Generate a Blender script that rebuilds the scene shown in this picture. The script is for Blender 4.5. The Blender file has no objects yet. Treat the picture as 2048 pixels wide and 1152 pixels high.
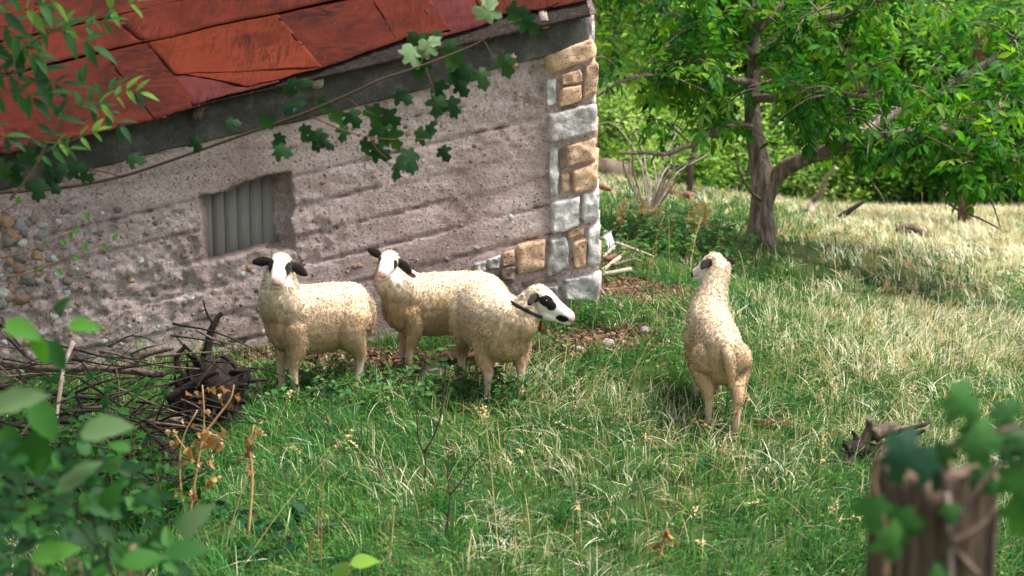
import bpy, math, random
import numpy as np
from mathutils import Vector, Matrix

random.seed(7)
rng = np.random.default_rng(7)
scn = bpy.context.scene
COL = scn.collection

# ------------------------------------------------------------------ camera, world, sun, exposure
F_PX, CU, CV = 2048 * 50.0 / 36.0, 1024.0, 576.0
PITCH = math.radians(8.0)
SP, CP = math.sin(PITCH), math.cos(PITCH)
cam_data = bpy.data.cameras.new('camera')
cam_data.lens, cam_data.sensor_width = 50.0, 36.0
cam_data.clip_start, cam_data.clip_end = 0.05, 400.0
cam_data.dof.use_dof = True
cam_data.dof.focus_distance = 8.5
cam_data.dof.aperture_fstop = 2.4
cam = bpy.data.objects.new('camera', cam_data)
cam.rotation_euler = (math.pi / 2 - PITCH, 0, 0)
COL.objects.link(cam)
scn.camera = cam

SUN_EL, SUN_AZ = math.radians(63), math.radians(92)     # azimuth from +Y towards +X
world = bpy.data.worlds.new('World')
scn.world = world
world.use_nodes = True
wt = world.node_tree
sky = wt.nodes.new('ShaderNodeTexSky')
sky.sky_type = 'NISHITA'
sky.sun_disc = False
sky.sun_elevation = SUN_EL
sky.sun_rotation = SUN_AZ
sky.air_density, sky.dust_density = 1.0, 4.0
sky.ozone_density = 0.3
haze_sky = wt.nodes.new('ShaderNodeHueSaturation')      # thin white cloud: the same sky, paler
haze_sky.inputs['Saturation'].default_value = 0.35
wt.links.new(sky.outputs[0], haze_sky.inputs['Color'])
wt.links.new(haze_sky.outputs[0], wt.nodes['Background'].inputs[0])
wt.nodes['Background'].inputs[1].default_value = 0.15
sun_data = bpy.data.lights.new('sun', 'SUN')
sun_data.energy = 3.6
sun_data.angle = math.radians(20.0)
sun_data.color = (1.0, 0.95, 0.86)
sun = bpy.data.objects.new('sun', sun_data)
sdir = Vector((math.sin(SUN_AZ) * math.cos(SUN_EL), math.cos(SUN_AZ) * math.cos(SUN_EL), math.sin(SUN_EL)))
sun.rotation_euler = (-sdir).to_track_quat('-Z', 'Y').to_euler()
sun.location = (0, 0, 30)
COL.objects.link(sun)
vs = scn.view_settings
vs.view_transform, vs.look, vs.exposure, vs.gamma = 'Standard', 'None', 1.15, 1.0
vs.use_curve_mapping = False
scn.cycles.max_bounces = 6
scn.cycles.transparent_max_bounces = 6

# ------------------------------------------------------------------ projection helpers
def at(u, v, d):
    xc, yc = (u - CU) / F_PX * d, (CV - v) / F_PX * d
    return np.array([xc, d * CP + yc * SP, -d * SP + yc * CP])

def proj(P):
    P = np.atleast_2d(P)
    d = P[:, 1] * CP - P[:, 2] * SP
    yc = P[:, 1] * SP + P[:, 2] * CP
    return CU + P[:, 0] / d * F_PX, CV - yc / d * F_PX, d

def ray(u, v):
    return at(u, v, 1.0)

# ------------------------------------------------------------------ numpy noise
def _hash(i, j, k):
    n = (i * 73856093) ^ (j * 19349663) ^ (k * 83492791)
    n = (n ^ (n >> 13)) * 1274126177
    n = n & 0x7fffffff
    return ((n ^ (n >> 16)) & 0xffff) / 65535.0

def vnoise(x, y, z=0.0):
    x, y = np.asarray(x, float), np.asarray(y, float)
    z = np.broadcast_to(np.asarray(z, float), x.shape)
    i, j, k = np.floor(x).astype(np.int64), np.floor(y).astype(np.int64), np.floor(z).astype(np.int64)
    fx, fy, fz = x - i, y - j, z - k
    fx, fy, fz = [f * f * (3 - 2 * f) for f in (fx, fy, fz)]
    r = 0
    for a in (0, 1):
        for b in (0, 1):
            for c in (0, 1):
                w = (fx if a else 1 - fx) * (fy if b else 1 - fy) * (fz if c else 1 - fz)
                r = r + w * _hash(i + a, j + b, k + c)
    return r * 2 - 1

def fbm(x, y, z=0.0, o=4):
    r, a, s = 0, 0.5, 1.0
    for q in range(o):
        r = r + a * vnoise(np.asarray(x) * s + 17.3 * q, np.asarray(y) * s - 9.1 * q, np.asarray(z) * s + 3.7 * q)
        a *= 0.5
        s *= 2.03
    return r

# ------------------------------------------------------------------ object helpers
WM = {}
ORD = ['first', 'second', 'third', 'fourth', 'fifth', 'sixth', 'seventh', 'eighth', 'ninth', 'tenth', 'eleventh', 'twelfth', 'thirteenth', 'fourteenth', 'fifteenth', 'sixteenth', 'seventeenth', 'eighteenth', 'nineteenth', 'twentieth']
def nth(us, k): return ORD[sorted(us).index(us[k])]

def world_of(o):
    return WM.get(o.name, Matrix.Identity(4))

def tag(o, label=None, cat=None, group=None, kind=None):
    if label: o['label'] = label
    if cat: o['category'] = cat
    if group: o['group'] = group
    if kind: o['kind'] = kind
    return o

def empty(name, loc, label, cat, group=None, rz=0.0):
    o = bpy.data.objects.new(name, None)
    o.empty_display_size = 0.1
    o.location = loc
    o.rotation_euler = (0, 0, rz)
    COL.objects.link(o)
    WM[o.name] = Matrix.Translation(Vector(loc)) @ Matrix.Rotation(rz, 4, 'Z')
    return tag(o, label, cat, group)

def make_mesh(name, V, F, mat=None, smooth=True, col=None):
    """V (n,3); F one array or a list of arrays (m,k); col (n,3)"""
    V = np.asarray(V, np.float32)
    if not isinstance(F, list): F = [F]
    F = [np.asarray(f, np.int32) for f in F if len(f)]
    me = bpy.data.meshes.new(name)
    tot = sum(len(f) for f in F)
    loops = np.concatenate([f.ravel() for f in F])
    sizes = np.concatenate([np.full(len(f), f.shape[1], np.int32) for f in F])
    starts = np.concatenate([[0], np.cumsum(sizes)[:-1]]).astype(np.int32)
    me.vertices.add(len(V)); me.vertices.foreach_set('co', V.ravel())
    me.loops.add(len(loops)); me.loops.foreach_set('vertex_index', loops)
    me.polygons.add(tot)
    me.polygons.foreach_set('loop_start', starts)
    if smooth:
        me.polygons.foreach_set('use_smooth', np.ones(tot, bool))
    me.update(calc_edges=True)
    me.validate()
    if col is not None:
        a = me.color_attributes.new('Col', 'FLOAT_COLOR', 'POINT')
        c = np.ones((len(V), 4), np.float32); c[:, :3] = col
        a.data.foreach_set('color', c.ravel())
    if mat: me.materials.append(mat)
    return me

def link(name, me, parent=None, world=None):
    """world: 4x4 matrix of the object; defaults to identity (mesh in world space)"""
    o = bpy.data.objects.new(name, me)
    COL.objects.link(o)
    W = world if world is not None else Matrix.Identity(4)
    if parent is not None:
        o.parent = parent
        o.matrix_parent_inverse = world_of(parent).inverted()
    o.matrix_basis = W
    WM[o.name] = W
    return o

def obj(name, V, F, mat, parent=None, smooth=True, col=None, world=None):
    V = np.asarray(V, float)
    if world is None:       # put the origin at the base of the mesh
        c = np.array([V[:, 0].mean(), V[:, 1].mean(), V[:, 2].min()])
        V = V - c
        world = Matrix.Translation(Vector(c))
    return link(name, make_mesh(name, V, F, mat, smooth, col), parent, world)

class MB:
    """collects shapes for ONE mesh"""
    def __init__(s): s.V, s.F, s.C, s.n = [], {}, [], 0
    def add(s, V, F, col=None):
        V = np.asarray(V, float)
        if not isinstance(F, list): F = [F]
        for f in F:
            f = np.asarray(f)
            if len(f): s.F.setdefault(f.shape[1], []).append(f + s.n)
        s.V.append(V); s.n += len(V)
        c = np.ones((len(V), 3)) * 0.5 if col is None else np.broadcast_to(np.asarray(col, float), (len(V), 3))
        s.C.append(c)
    def data(s):
        return np.concatenate(s.V), [np.concatenate(f) for f in s.F.values()], np.concatenate(s.C)
    def build(s, name, mat, parent=None, smooth=True):
        V, F, C = s.data()
        return obj(name, V, F, mat, parent, smooth, C)

def spline(P, n):
    """Catmull-Rom through rows of P (any columns)"""
    P = np.asarray(P, float)
    if len(P) == 2: return P[0] + np.linspace(0, 1, n)[:, None] * (P[1] - P[0])
    Q = np.vstack([2 * P[0] - P[1], P, 2 * P[-1] - P[-2]])
    t = np.linspace(0, len(P) - 1 - 1e-6, n)
    i = t.astype(int); f = (t - i)[:, None]
    a, b, c, d = Q[i], Q[i + 1], Q[i + 2], Q[i + 3]
    return 0.5 * (2 * b + (c - a) * f + (2 * a - 5 * b + 4 * c - d) * f ** 2 + (3 * b - a - 3 * c + d) * f ** 3)

def frames(P):
    T = np.gradient(P, axis=0)
    T /= np.linalg.norm(T, axis=1)[:, None] + 1e-9
    a = np.array([0, 0, 1.0]) if abs(T[0][2]) < 0.9 else np.array([1.0, 0, 0])
    A = []
    for t in T:
        a = a - t * a.dot(t)
        a = a / (np.linalg.norm(a) + 1e-9)
        A.append(a)
    A = np.array(A)
    return T, A, np.cross(T, A)

def tube(P, R, n=8, rough=0.0, freq=6.0, seed=0.0, squash=1.0):
    P = np.asarray(P, float); R = np.broadcast_to(np.asarray(R, float), (len(P),))
    T, A, B = frames(P)
    th = np.linspace(0, 2 * math.pi, n, endpoint=False)
    rad = np.repeat(R[:, None], n, 1)
    ring = P[:, None, :] + rad[..., None] * (np.cos(th)[None, :, None] * A[:, None, :] + squash * np.sin(th)[None, :, None] * B[:, None, :])
    if rough:
        V0 = ring.reshape(-1, 3)
        k = 1 + rough * 2 * fbm(V0[:, 0] * freq + seed, V0[:, 1] * freq, V0[:, 2] * freq * 0.6, 3)
        ring = P[:, None, :] + (ring - P[:, None, :]) * k.reshape(len(P), n, 1)
    V = np.vstack([ring.reshape(-1, 3), P[:1], P[-1:]])
    m = len(P)
    i, j = np.meshgrid(np.arange(m - 1), np.arange(n), indexing='ij')
    a, b = i * n + j, i * n + (j + 1) % n
    Q = np.stack([a, b, b + n, a + n], -1).reshape(-1, 4)
    j = np.arange(n)
    c0 = np.stack([np.full(n, m * n), (j + 1) % n, j], -1)
    c1 = np.stack([np.full(n, m * n + 1), (m - 1) * n + j, (m - 1) * n + (j + 1) % n], -1)
    return V, [Q, np.vstack([c0, c1])]

# ------------------------------------------------------------------ materials
def new_mat(name):
    m = bpy.data.materials.new(name)
    m.use_nodes = True
    nt = m.node_tree
    b = nt.nodes['Principled BSDF']
    b.inputs['Roughness'].default_value = 0.9
    b.inputs['Specular IOR Level'].default_value = 0.2
    return m, nt, b

def N(nt, t, **kw):
    n = nt.nodes.new('ShaderNode' + t)
    for k, v in kw.items():
        if k in n.inputs: n.inputs[k].default_value = v
        else: setattr(n, k, v)
    return n

def L(nt, a, b): nt.links.new(a, b)

def ramp(nt, fac, stops):
    r = N(nt, 'ValToRGB')
    e = r.color_ramp.elements
    while len(e) < len(stops): e.new(0.5)
    for q, (p, c) in zip(e, stops):
        q.position = p; q.color = (*c, 1) if len(c) == 3 else c
    L(nt, fac, r.inputs[0])
    return r.outputs[0]

def noise(nt, vec, scale, detail=5, rough=0.6, dist=0.0):
    n = N(nt, 'TexNoise', Scale=scale, Detail=detail, Roughness=rough, Distortion=dist)
    if vec is not None: L(nt, vec, n.inputs['Vector'])
    return n.outputs['Fac']

def mixc(nt, fac, a, b, mode='MIX'):
    m = N(nt, 'Mix', data_type='RGBA', blend_type=mode)
    if isinstance(fac, (int, float)): m.inputs[0].default_value = fac
    else: L(nt, fac, m.inputs[0])
    for s, x in ((6, a), (7, b)):
        if isinstance(x, tuple): m.inputs[s].default_value = (*x, 1)
        else: L(nt, x, m.inputs[s])
    return m.outputs[2]

def coords(nt, scale=(1, 1, 1), rot=(0, 0, 0), kind='Position'):
    if kind == 'Position': v = N(nt, 'NewGeometry').outputs['Position']
    else: v = N(nt, 'TexCoord').outputs['Object']
    mp = N(nt, 'Mapping')
    mp.inputs['Scale'].default_value = scale
    mp.inputs['Rotation'].default_value = rot
    L(nt, v, mp.inputs[0])
    return mp.outputs[0]

def bump(nt, b, h, strength=0.5, dist=0.01):
    n = N(nt, 'Bump', Strength=strength, Distance=dist)
    L(nt, h, n.inputs['Height'])
    L(nt, n.outputs[0], b.inputs['Normal'])

def attr_col(nt):
    return N(nt, 'Attribute', attribute_name='Col').outputs['Color']

def mat_leaf(name, trans=0.4, gloss=0.25, rough=0.5, tint=(1.25, 1.35, 0.55)):
    m, nt, b = new_mat(name)
    c = attr_col(nt)
    g = N(nt, 'NewGeometry')
    hv = N(nt, 'HueSaturation')
    mr = N(nt, 'MapRange'); mr.inputs[3].default_value = 0.8; mr.inputs[4].default_value = 1.25
    L(nt, g.outputs['Random Per Island'], mr.inputs[0])
    L(nt, mr.outputs[0], hv.inputs['Value']); L(nt, c, hv.inputs['Color'])
    L(nt, hv.outputs[0], b.inputs['Base Color'])
    b.inputs['Roughness'].default_value = rough
    b.inputs['Specular IOR Level'].default_value = gloss
    t = N(nt, 'BsdfTranslucent')
    tc = mixc(nt, 1.0, hv.outputs[0], tint, 'MULTIPLY')
    L(nt, tc, t.inputs['Color'])
    mx = N(nt, 'MixShader'); mx.inputs[0].default_value = trans
    L(nt, b.outputs[0], mx.inputs[1]); L(nt, t.outputs[0], mx.inputs[2])
    L(nt, mx.outputs[0], nt.nodes['Material Output'].inputs[0])
    return m

def mat_bark(name, stops, sc=(9, 9, 2.5), bstr=0.8, kind='Object'):
    m, nt, b = new_mat(name)
    v = coords(nt, sc, kind=kind)
    n1 = noise(nt, v, 3.0, 8, 0.7, 0.5)
    L(nt, ramp(nt, n1, stops), b.inputs['Base Color'])
    n2 = noise(nt, v, 9.0, 6, 0.7)
    bump(nt, b, n2, bstr, 0.015)
    return m

def mat_attr(name, rough=0.9, nscale=40, amt=0.35, bstr=0.4, spec=0.2, bd=0.01):
    m, nt, b = new_mat(name)
    v = coords(nt)
    n = noise(nt, v, nscale, 6, 0.65)
    r = ramp(nt, n, [(0.3, (1 - amt,) * 3), (0.7, (1 + amt * 0.6,) * 3)])
    L(nt, mixc(nt, 1.0, attr_col(nt), r, 'MULTIPLY'), b.inputs['Base Color'])
    b.inputs['Roughness'].default_value = rough
    b.inputs['Specular IOR Level'].default_value = spec
    bump(nt, b, n, bstr, bd)
    return m

M = {}
ORD = ['first', 'second', 'third', 'fourth', 'fifth', 'sixth', 'seventh', 'eighth', 'ninth', 'tenth', 'eleventh', 'twelfth', 'thirteenth', 'fourteenth', 'fifteenth', 'sixteenth', 'seventeenth', 'eighteenth', 'nineteenth', 'twentieth']
def nth(us, k): return ORD[sorted(us).index(us[k])]
M['leaf'] = mat_leaf('leaf_green', 0.5, 0.1, 0.5)
M['leaf_fg'] = mat_leaf('leaf_foreground', 0.35, 0.08, 0.5)
M['grass'] = mat_leaf('grass_blades', 0.35, 0.05, 0.6, (1.05, 1.12, 0.85))
M['dryleaf'] = mat_leaf('dry_leaf', 0.3, 0.1, 0.8, (1.1, 1.0, 0.8))
M['stem'] = mat_attr('plant_stem', 0.7, 60, 0.3, 0.3)
M['stone'] = mat_attr('rough_stone', 0.95, 28, 0.45, 0.9, 0.15, 0.02)
M['wood'] = mat_bark('weathered_wood', [(0.25, (0.03, 0.02, 0.016)), (0.5, (0.13, 0.09, 0.07)), (0.75, (0.30, 0.25, 0.21))])
M['darkwood'] = mat_bark('dark_dead_wood', [(0.3, (0.008, 0.006, 0.005)), (0.55, (0.028, 0.02, 0.017)), (0.8, (0.11, 0.09, 0.078))])
M['redwood'] = mat_bark('rotten_red_wood', [(0.25, (0.05, 0.02, 0.014)), (0.5, (0.20, 0.09, 0.065)), (0.78, (0.38, 0.22, 0.17))])
M['palewood'] = mat_bark('bleached_wood', [(0.25, (0.14, 0.10, 0.08)), (0.5, (0.36, 0.29, 0.24)), (0.75, (0.55, 0.49, 0.43))])
M['bark'] = mat_bark('walnut_bark', [(0.3, (0.05, 0.038, 0.03)), (0.5, (0.20, 0.155, 0.13)), (0.68, (0.44, 0.37, 0.33))], (7, 7, 1.6), 1.0)
M['farbark'] = mat_bark('far_bark', [(0.3, (0.03, 0.02, 0.016)), (0.7, (0.16, 0.11, 0.09))])

# ------------------------------------------------------------------ terrain
ANCH = [at(*p) for p in [
    (1024, 1152, 6.2), (200, 1152, 6.0), (1850, 1152, 6.3), (1455, 852, 7.8), (1020, 778, 8.5), (700, 796, 8.5),
    (835, 757, 8.95), (1200, 607, 9.7), (560, 700, 9.4), (0, 775, 9.2), (2000, 800, 8.7), (2000, 600, 11.6), (1700, 600, 11.0),
    (1520, 492, 13.0), (1250, 362, 20), (1560, 410, 23), (2048, 432, 20), (1800, 416, 25), (1930, 452, 19), (1300, 430, 15)]]
ANCH += [np.array(p) for p in [
    (0, 0, -2.05), (-6, 0, -2.5), (7, 0, -1.9), (0, 3, -2.15), (-3, 4, -2.3), (4, 4, -2.1), (-7, 9, -2.1), (-9, 16, -1.6),
    (-4, 13, -1.4), (-12, 30, -0.5), (0, 34, -1.0), (14, 34, -1.9), (24, 24, -2.2), (20, 8, -2.2), (-20, 5, -2.6), (0, -8, -2.1),
    (10, 60, 1.5), (-25, 60, 1.8), (45, 60, 0.5), (45, 10, -2.5), (-45, 10, -2.0), (0, -30, -2.5)]]
ANCH = np.array(ANCH)

def _tps(r):
    return np.where(r > 1e-9, r * r * np.log(r + 1e-9), 0.0)

_n = len(ANCH)
_K = _tps(np.linalg.norm(ANCH[:, None, :2] - ANCH[None, :, :2], axis=2)) + 0.15 * np.eye(_n)
_P = np.hstack([np.ones((_n, 1)), ANCH[:, :2]])
_A = np.vstack([np.hstack([_K, _P]), np.hstack([_P.T, np.zeros((3, 3))])])
_W = np.linalg.solve(_A, np.concatenate([ANCH[:, 2], np.zeros(3)]))

def g(x, y):
    x, y = np.atleast_1d(np.asarray(x, float)), np.atleast_1d(np.asarray(y, float))
    sh = x.shape
    x, y = x.ravel(), y.ravel()
    out = np.empty(len(x))
    for s in range(0, len(x), 20000):
        a, b = x[s:s + 20000], y[s:s + 20000]
        r = np.hypot(a[:, None] - ANCH[None, :, 0], b[:, None] - ANCH[None, :, 1])
        out[s:s + 20000] = _tps(r) @ _W[:_n] + _W[_n] + a * _W[_n + 1] + b * _W[_n + 2]
    out = out + 0.05 * fbm(x * 0.9, y * 0.9, 0.3, 3)
    return out.reshape(sh)

def gz(x, y): return float(g(x, y)[0])

def gp(u, v, far=40.0):
    """point of the ground seen at a pixel"""
    r = ray(u, v)
    d = np.arange(4.0, far, 0.05)
    P = r[None] * d[:, None]
    h = P[:, 2] - g(P[:, 0], P[:, 1])
    k = np.argmax(h < 0) if (h < 0).any() else len(d) - 1
    x, y = P[k, 0], P[k, 1]
    return np.array([x, y, gz(x, y)])

def on(u, v, d):
    """point straight above/below at(u,v,d) on the ground"""
    p = at(u, v, d)
    return np.array([p[0], p[1], gz(p[0], p[1])])

DIRT = [(gp(1250, 535), .30, .28), (gp(840, 745), 0.62, 0.30), (gp(1262, 585), 0.42, 0.38), (gp(620, 720), 0.55, 0.22), (gp(1180, 690), 0.45, 0.25)]

def dirt_mask(x, y):
    m = np.zeros(np.shape(x))
    for c, rx, ry in DIRT:
        q = np.hypot((x - c[0]) / rx, (y - c[1]) / ry) + 0.35 * fbm(x * 4, y * 4, 1.7, 3)
        m = np.maximum(m, np.clip((1.25 - q) / 0.45, 0, 1))
    return m

def axis_pts(lo, hi, mid0, mid1, fine, coarse):
    return np.unique(np.concatenate([np.arange(lo, mid0, coarse), np.arange(mid0, mid1, fine), np.arange(mid1, hi + coarse, coarse)]))

gx = axis_pts(-80, 80, -6, 8, 0.09, 2.0)
gy = axis_pts(-30, 110, 3, 17, 0.09, 2.0)
GX, GY = np.meshgrid(gx, gy)
GZ = g(GX.ravel(), GY.ravel())
GV = np.stack([GX.ravel(), GY.ravel(), GZ], 1)
GV[:, 2] += 0.02 * fbm(GV[:, 0] * 5, GV[:, 1] * 5, 5.0, 3)
ii, jj = np.meshgrid(np.arange(len(gy) - 1), np.arange(len(gx) - 1), indexing='ij')
a = ii * len(gx) + jj
GF = np.stack([a, a + 1, a + 1 + len(gx), a + len(gx)], -1).reshape(-1, 4)
dm = dirt_mask(GV[:, 0], GV[:, 1])

m, nt, b = new_mat('meadow_soil')
v = coords(nt)
n1 = noise(nt, v, 3.0, 8, 0.7)
grassy = ramp(nt, n1, [(0.3, (0.03, 0.05, 0.014)), (0.55, (0.07, 0.10, 0.03)), (0.75, (0.14, 0.12, 0.05))])
n2 = noise(nt, v, 22.0, 8, 0.75)
soil = ramp(nt, n2, [(0.3, (0.03, 0.017, 0.012)), (0.5, (0.11, 0.06, 0.042)), (0.72, (0.26, 0.15, 0.11))])
dirt = N(nt, 'Attribute', attribute_name='Col').outputs['Fac']
L(nt, mixc(nt, dirt, grassy, soil), b.inputs['Base Color'])
bump(nt, b, n2, 0.8, 0.03)
M['ground'] = m
ground = obj('ground', GV, GF, M['ground'], col=np.repeat(dm[:, None], 3, 1), world=Matrix.Identity(4))
tag(ground, 'sloping meadow ground rising towards the shed', 'ground', kind='structure')

# ------------------------------------------------------------------ stone shed
DL, DR = 9.2, 9.7
PL, PR = at(0, 576, DL), at(1190, 576, DR)
WS = np.array([PR[0] - PL[0], PR[1] - PL[1], 0.0]); WLEN = np.linalg.norm(WS); WS /= WLEN
WN = np.array([WS[1], -WS[0], 0.0])                 # towards the camera
if WN[1] > 0: WN = -WN
O0 = np.array([PL[0], PL[1], 0.0])

def wp(u, v, off=0.0):
    """(s,z) on the wall plane pushed out by off"""
    r = ray(u, v)
    t = (O0 + WN * off).dot(WN) / r.dot(WN)
    P = r * t
    return (P - O0).dot(WS), P[2]

def W3(s, z, n=0.0):
    s, z, n = np.broadcast_arrays(np.asarray(s, float), np.asarray(z, float), np.asarray(n, float))
    return O0 + s[..., None] * WS + n[..., None] * WN + z[..., None] * np.array([0, 0, 1.0])

corner_loc = W3(WLEN, gz(*(O0 + WS * WLEN)[:2]))
shed = empty('stone_shed', Vector(W3(WLEN * 0.5, -1.7)), 'low shed with mottled concrete wall, red sheet roof and stone quoins', 'shed')

sE0, zE0 = wp(0, 305, 0.0)
sE1, zE1 = wp(1181, 30, 0.0)
TILT = (zE1 - zE0) / (sE1 - sE0)                     # courses follow the hillside
def eave_z(s): return zE0 + TILT * (s - sE0)
sT, zT = wp(1183, 30); sB, zB = wp(1199, 605)
def s_end(z): return sT + (sB - sT) * (zT - z) / (zT - zB)

S_LEFT = -2.2
NU, NV = 520, 200
uu = np.linspace(0, 1, NU); vv = np.linspace(0, 1, NV)
UU, VVV = np.meshgrid(uu, vv)
ZTOP = lambda s: eave_z(s) + 0.04
S0 = S_LEFT + UU * (WLEN - S_LEFT)
ZB = -2.75
ZZ = ZB + VVV * (ZTOP(S0) - ZB)
SS = S_LEFT + UU * (s_end(ZZ) - S_LEFT)
tt = ZZ - TILT * SS                                   # course coordinate
t_eave = eave_z(0.0)
cH = 0.2
ci = np.floor((t_eave - tt) / cH + 0.18 * vnoise(SS * 0.35, tt * 0.0 + 3))
cf = (t_eave - tt) / cH - ci
disp = 0.014 * (_hash(ci.astype(np.int64), (ci * 0).astype(np.int64) + 5, (ci * 0).astype(np.int64)) - 0.5)
line = np.exp(-((cf % 1.0) / 0.05) ** 2) + np.exp(-((1 - cf % 1.0) / 0.05) ** 2)
lm = np.clip(0.5 + 1.6 * vnoise(SS * 2.2, ci * 3.1), 0, 1)
disp -= 0.018 * line * lm
rough = np.clip(0.4 + 1.1 * fbm(SS * 1.1, tt * 2.2, 2.0, 3) + 0.5 * np.clip((1.3 - SS) / 1.8, 0, 1), 0, 1.3)
disp += 0.012 * fbm(SS * 1.5, ZZ * 1.5, 0, 2)
disp += rough * 0.042 * fbm(SS * 17, ZZ * 17, 4.0, 3)
pits = np.clip(vnoise(SS * 26, ZZ * 26, 8.0) - 0.45, 0, 1)
disp -= rough * 0.05 * pits
disp -= 0.05 * np.clip(line, 0, 1) * lm * np.clip(vnoise(SS * 20, ZZ * 34, 12.0) - 0.05, 0, 1)
disp = np.where(disp < 0, disp * 1.15, disp)
# window niche
WQ = [wp(398, 397), wp(536, 350), wp(549, 492), wp(408, 528)]
def inside_quad(s, z, Q):
    r = np.full(s.shape, 1e9)
    for k in range(4):
        (x0, z0), (x1, z1) = Q[k], Q[(k + 1) % 4]
        dx, dz = x1 - x0, z1 - z0
        l = math.hypot(dx, dz)
        r = np.minimum(r, ((s - x0) * -dz + (z - z0) * dx) / l * -1)
    return r
wob = 0.035 * fbm(SS * 9, ZZ * 9, 6.0, 3)
top_break = 0.05 * np.clip(vnoise(SS * 11, ZZ * 3, 9.0), 0, 1)
dq = inside_quad(SS, ZZ, WQ)
sw0, zw0 = wp(470, 375)
near_top = np.exp(-(((ZZ - TILT * SS) - (zw0 - TILT * sw0)) / 0.06) ** 2)
niche = np.clip((dq + wob * (0.35 + near_top) + top_break * near_top) / 0.022, 0, 1)
# splayed rough right jamb
sj, zj = wp(560, 420)
jamb = np.exp(-((SS - sj) / 0.045) ** 2) * np.clip(1 - np.abs(ZZ - zj) / 0.24, 0, 1)
rj = np.clip((dq + 0.135 + wob) / 0.13, 0, 1) * (SS > WQ[1][0] - 0.02) * np.clip((ZZ - (WQ[2][1] - 0.03)) / 0.03, 0, 1) * (tt < zw0 - TILT * sw0 + 0.02)
niche = np.maximum(niche, 0.0)
disp = disp * (1 - 0.5 * niche) - 0.27 * niche - 0.22 * rj ** 0.6 * (1 - niche)
# keep a straight dressed right edge behind the quoins
disp = np.where(tt > t_eave - 0.27, np.minimum(disp, 0.0), disp)
WV = W3(SS, ZZ, disp).reshape(-1, 3)
ii, jj = np.meshgrid(np.arange(NV - 1), np.arange(NU - 1), indexing='ij')
a = ii * NU + jj
WF = np.stack([a, a + 1, a + 1 + NU, a + NU], -1).reshape(-1, 4)

m, nt, b = new_mat('board_marked_concrete')
v = coords(nt)
n_big = noise(nt, v, 1.6, 5, 0.6, 0.4)
base = ramp(nt, n_big, [(0.3, (0.52, 0.395, 0.38)), (0.5, (0.70, 0.555, 0.54)), (0.7, (0.80, 0.665, 0.655))])
n_fine = noise(nt, v, 45, 8, 0.75)
fine = ramp(nt, n_fine, [(0.30, (0.28, 0.25, 0.235)), (0.47, (0.92, 0.91, 0.9)), (0.72, (1.4, 1.38, 1.36))])
c = mixc(nt, 0.85, base, fine, 'MULTIPLY')
vo = N(nt, 'TexVoronoi', Scale=34.0, Randomness=1.0); L(nt, v, vo.inputs['Vector'])
grit = ramp(nt, vo.outputs['Distance'], [(0.16, (1, 1, 1)), (0.28, (0, 0, 0))])
sepv = N(nt, 'SeparateColor'); L(nt, vo.outputs['Color'], sepv.inputs[0])
pick = ramp(nt, sepv.outputs[0], [(0.60, (0, 0, 0)), (0.64, (1, 1, 1))])
gm = mixc(nt, 1.0, grit, pick, 'MULTIPLY')
band = noise(nt, coords(nt, (1, 1, 9), (0, -0.24, 0)), 1.1, 4, 0.6, 0.4)
c = mixc(nt, 0.55, c, ramp(nt, band, [(0.35, (0.60, 0.55, 0.54)), (0.62, (1.16, 1.13, 1.15))]), 'MULTIPLY')
gcol = ramp(nt, sepv.outputs[1], [(0.2, (0.10, 0.085, 0.08)), (0.45, (0.32, 0.22, 0.16)), (0.7, (0.5, 0.47, 0.45)), (0.95, (0.72, 0.69, 0.66))])
c = mixc(nt, gm, c, gcol)
# dark pore specks
n_p = noise(nt, v, 48, 4, 0.6)
n_area = noise(nt, coords(nt, (1, 1, 2.6), (0, -0.24, 0)), 2.3, 4, 0.6, 0.6)
area = ramp(nt, n_area, [(0.40, (0.05,) * 3), (0.60, (1.0,) * 3)])        # trowelled patches and patches of bare aggregate
pore = mixc(nt, 1.0, ramp(nt, n_p, [(0.58, (0, 0, 0)), (0.65, (0.95, 0.95, 0.95))]), area, 'MULTIPLY')
c = mixc(nt, pore, c, (0.06, 0.045, 0.038))
# brown rain stains with a shape of their own
st = noise(nt, coords(nt, (1.1, 1.1, 0.5)), 1.9, 4, 0.6, 0.8)
c = mixc(nt, ramp(nt, st, [(0.52, (0, 0, 0)), (0.68, (0.45, 0.45, 0.45))]), c, (0.20, 0.13, 0.10))
L(nt, c, b.inputs['Base Color'])
bump(nt, b, n_fine, 1.0, 0.03)
M['concrete'] = m
wall = obj('wall', WV, WF, M['concrete'], shed)

# other walls of the shed: gable end, back and far end, one closed block behind the front sheet
DEPTH = 3.2
mb = MB()
def block(s0, s1, n0, n1, z0f, z1f, mbx, col=(0.3, 0.24, 0.21)):
    V = []
    for (s, n) in ((s0, n0), (s1, n0), (s1, n1), (s0, n1)):
        V.append(W3(s, z0f(s), n)); V.append(W3(s, z1f(s), n))
    V = np.array(V)
    mbx.add(V, np.array([[0, 2, 3, 1], [2, 4, 5, 3], [4, 6, 7, 5], [6, 0, 1, 7], [1, 3, 5, 7], [0, 6, 4, 2]]), col)
eS = WLEN + 0.01
block(eS - 0.35, eS, -DEPTH, -0.16, lambda s: ZB, lambda s: eave_z(s), mb)
block(S_LEFT, eS - 0.36, -DEPTH, -DEPTH + 0.3, lambda s: ZB, lambda s: eave_z(s), mb)
block(S_LEFT, S_LEFT + 0.3, -DEPTH + 0.31, -0.16, lambda s: ZB, lambda s: eave_z(s), mb)
block(S_LEFT, eS - 0.37, -0.50, -0.30, lambda s: ZB, lambda s: eave_z(s), mb)
mb.build('end_wall', M['concrete'], shed, smooth=False)
RP = math.radians(33)
ridge_h = (DEPTH / 2 + 0.0) * math.tan(RP)
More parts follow.
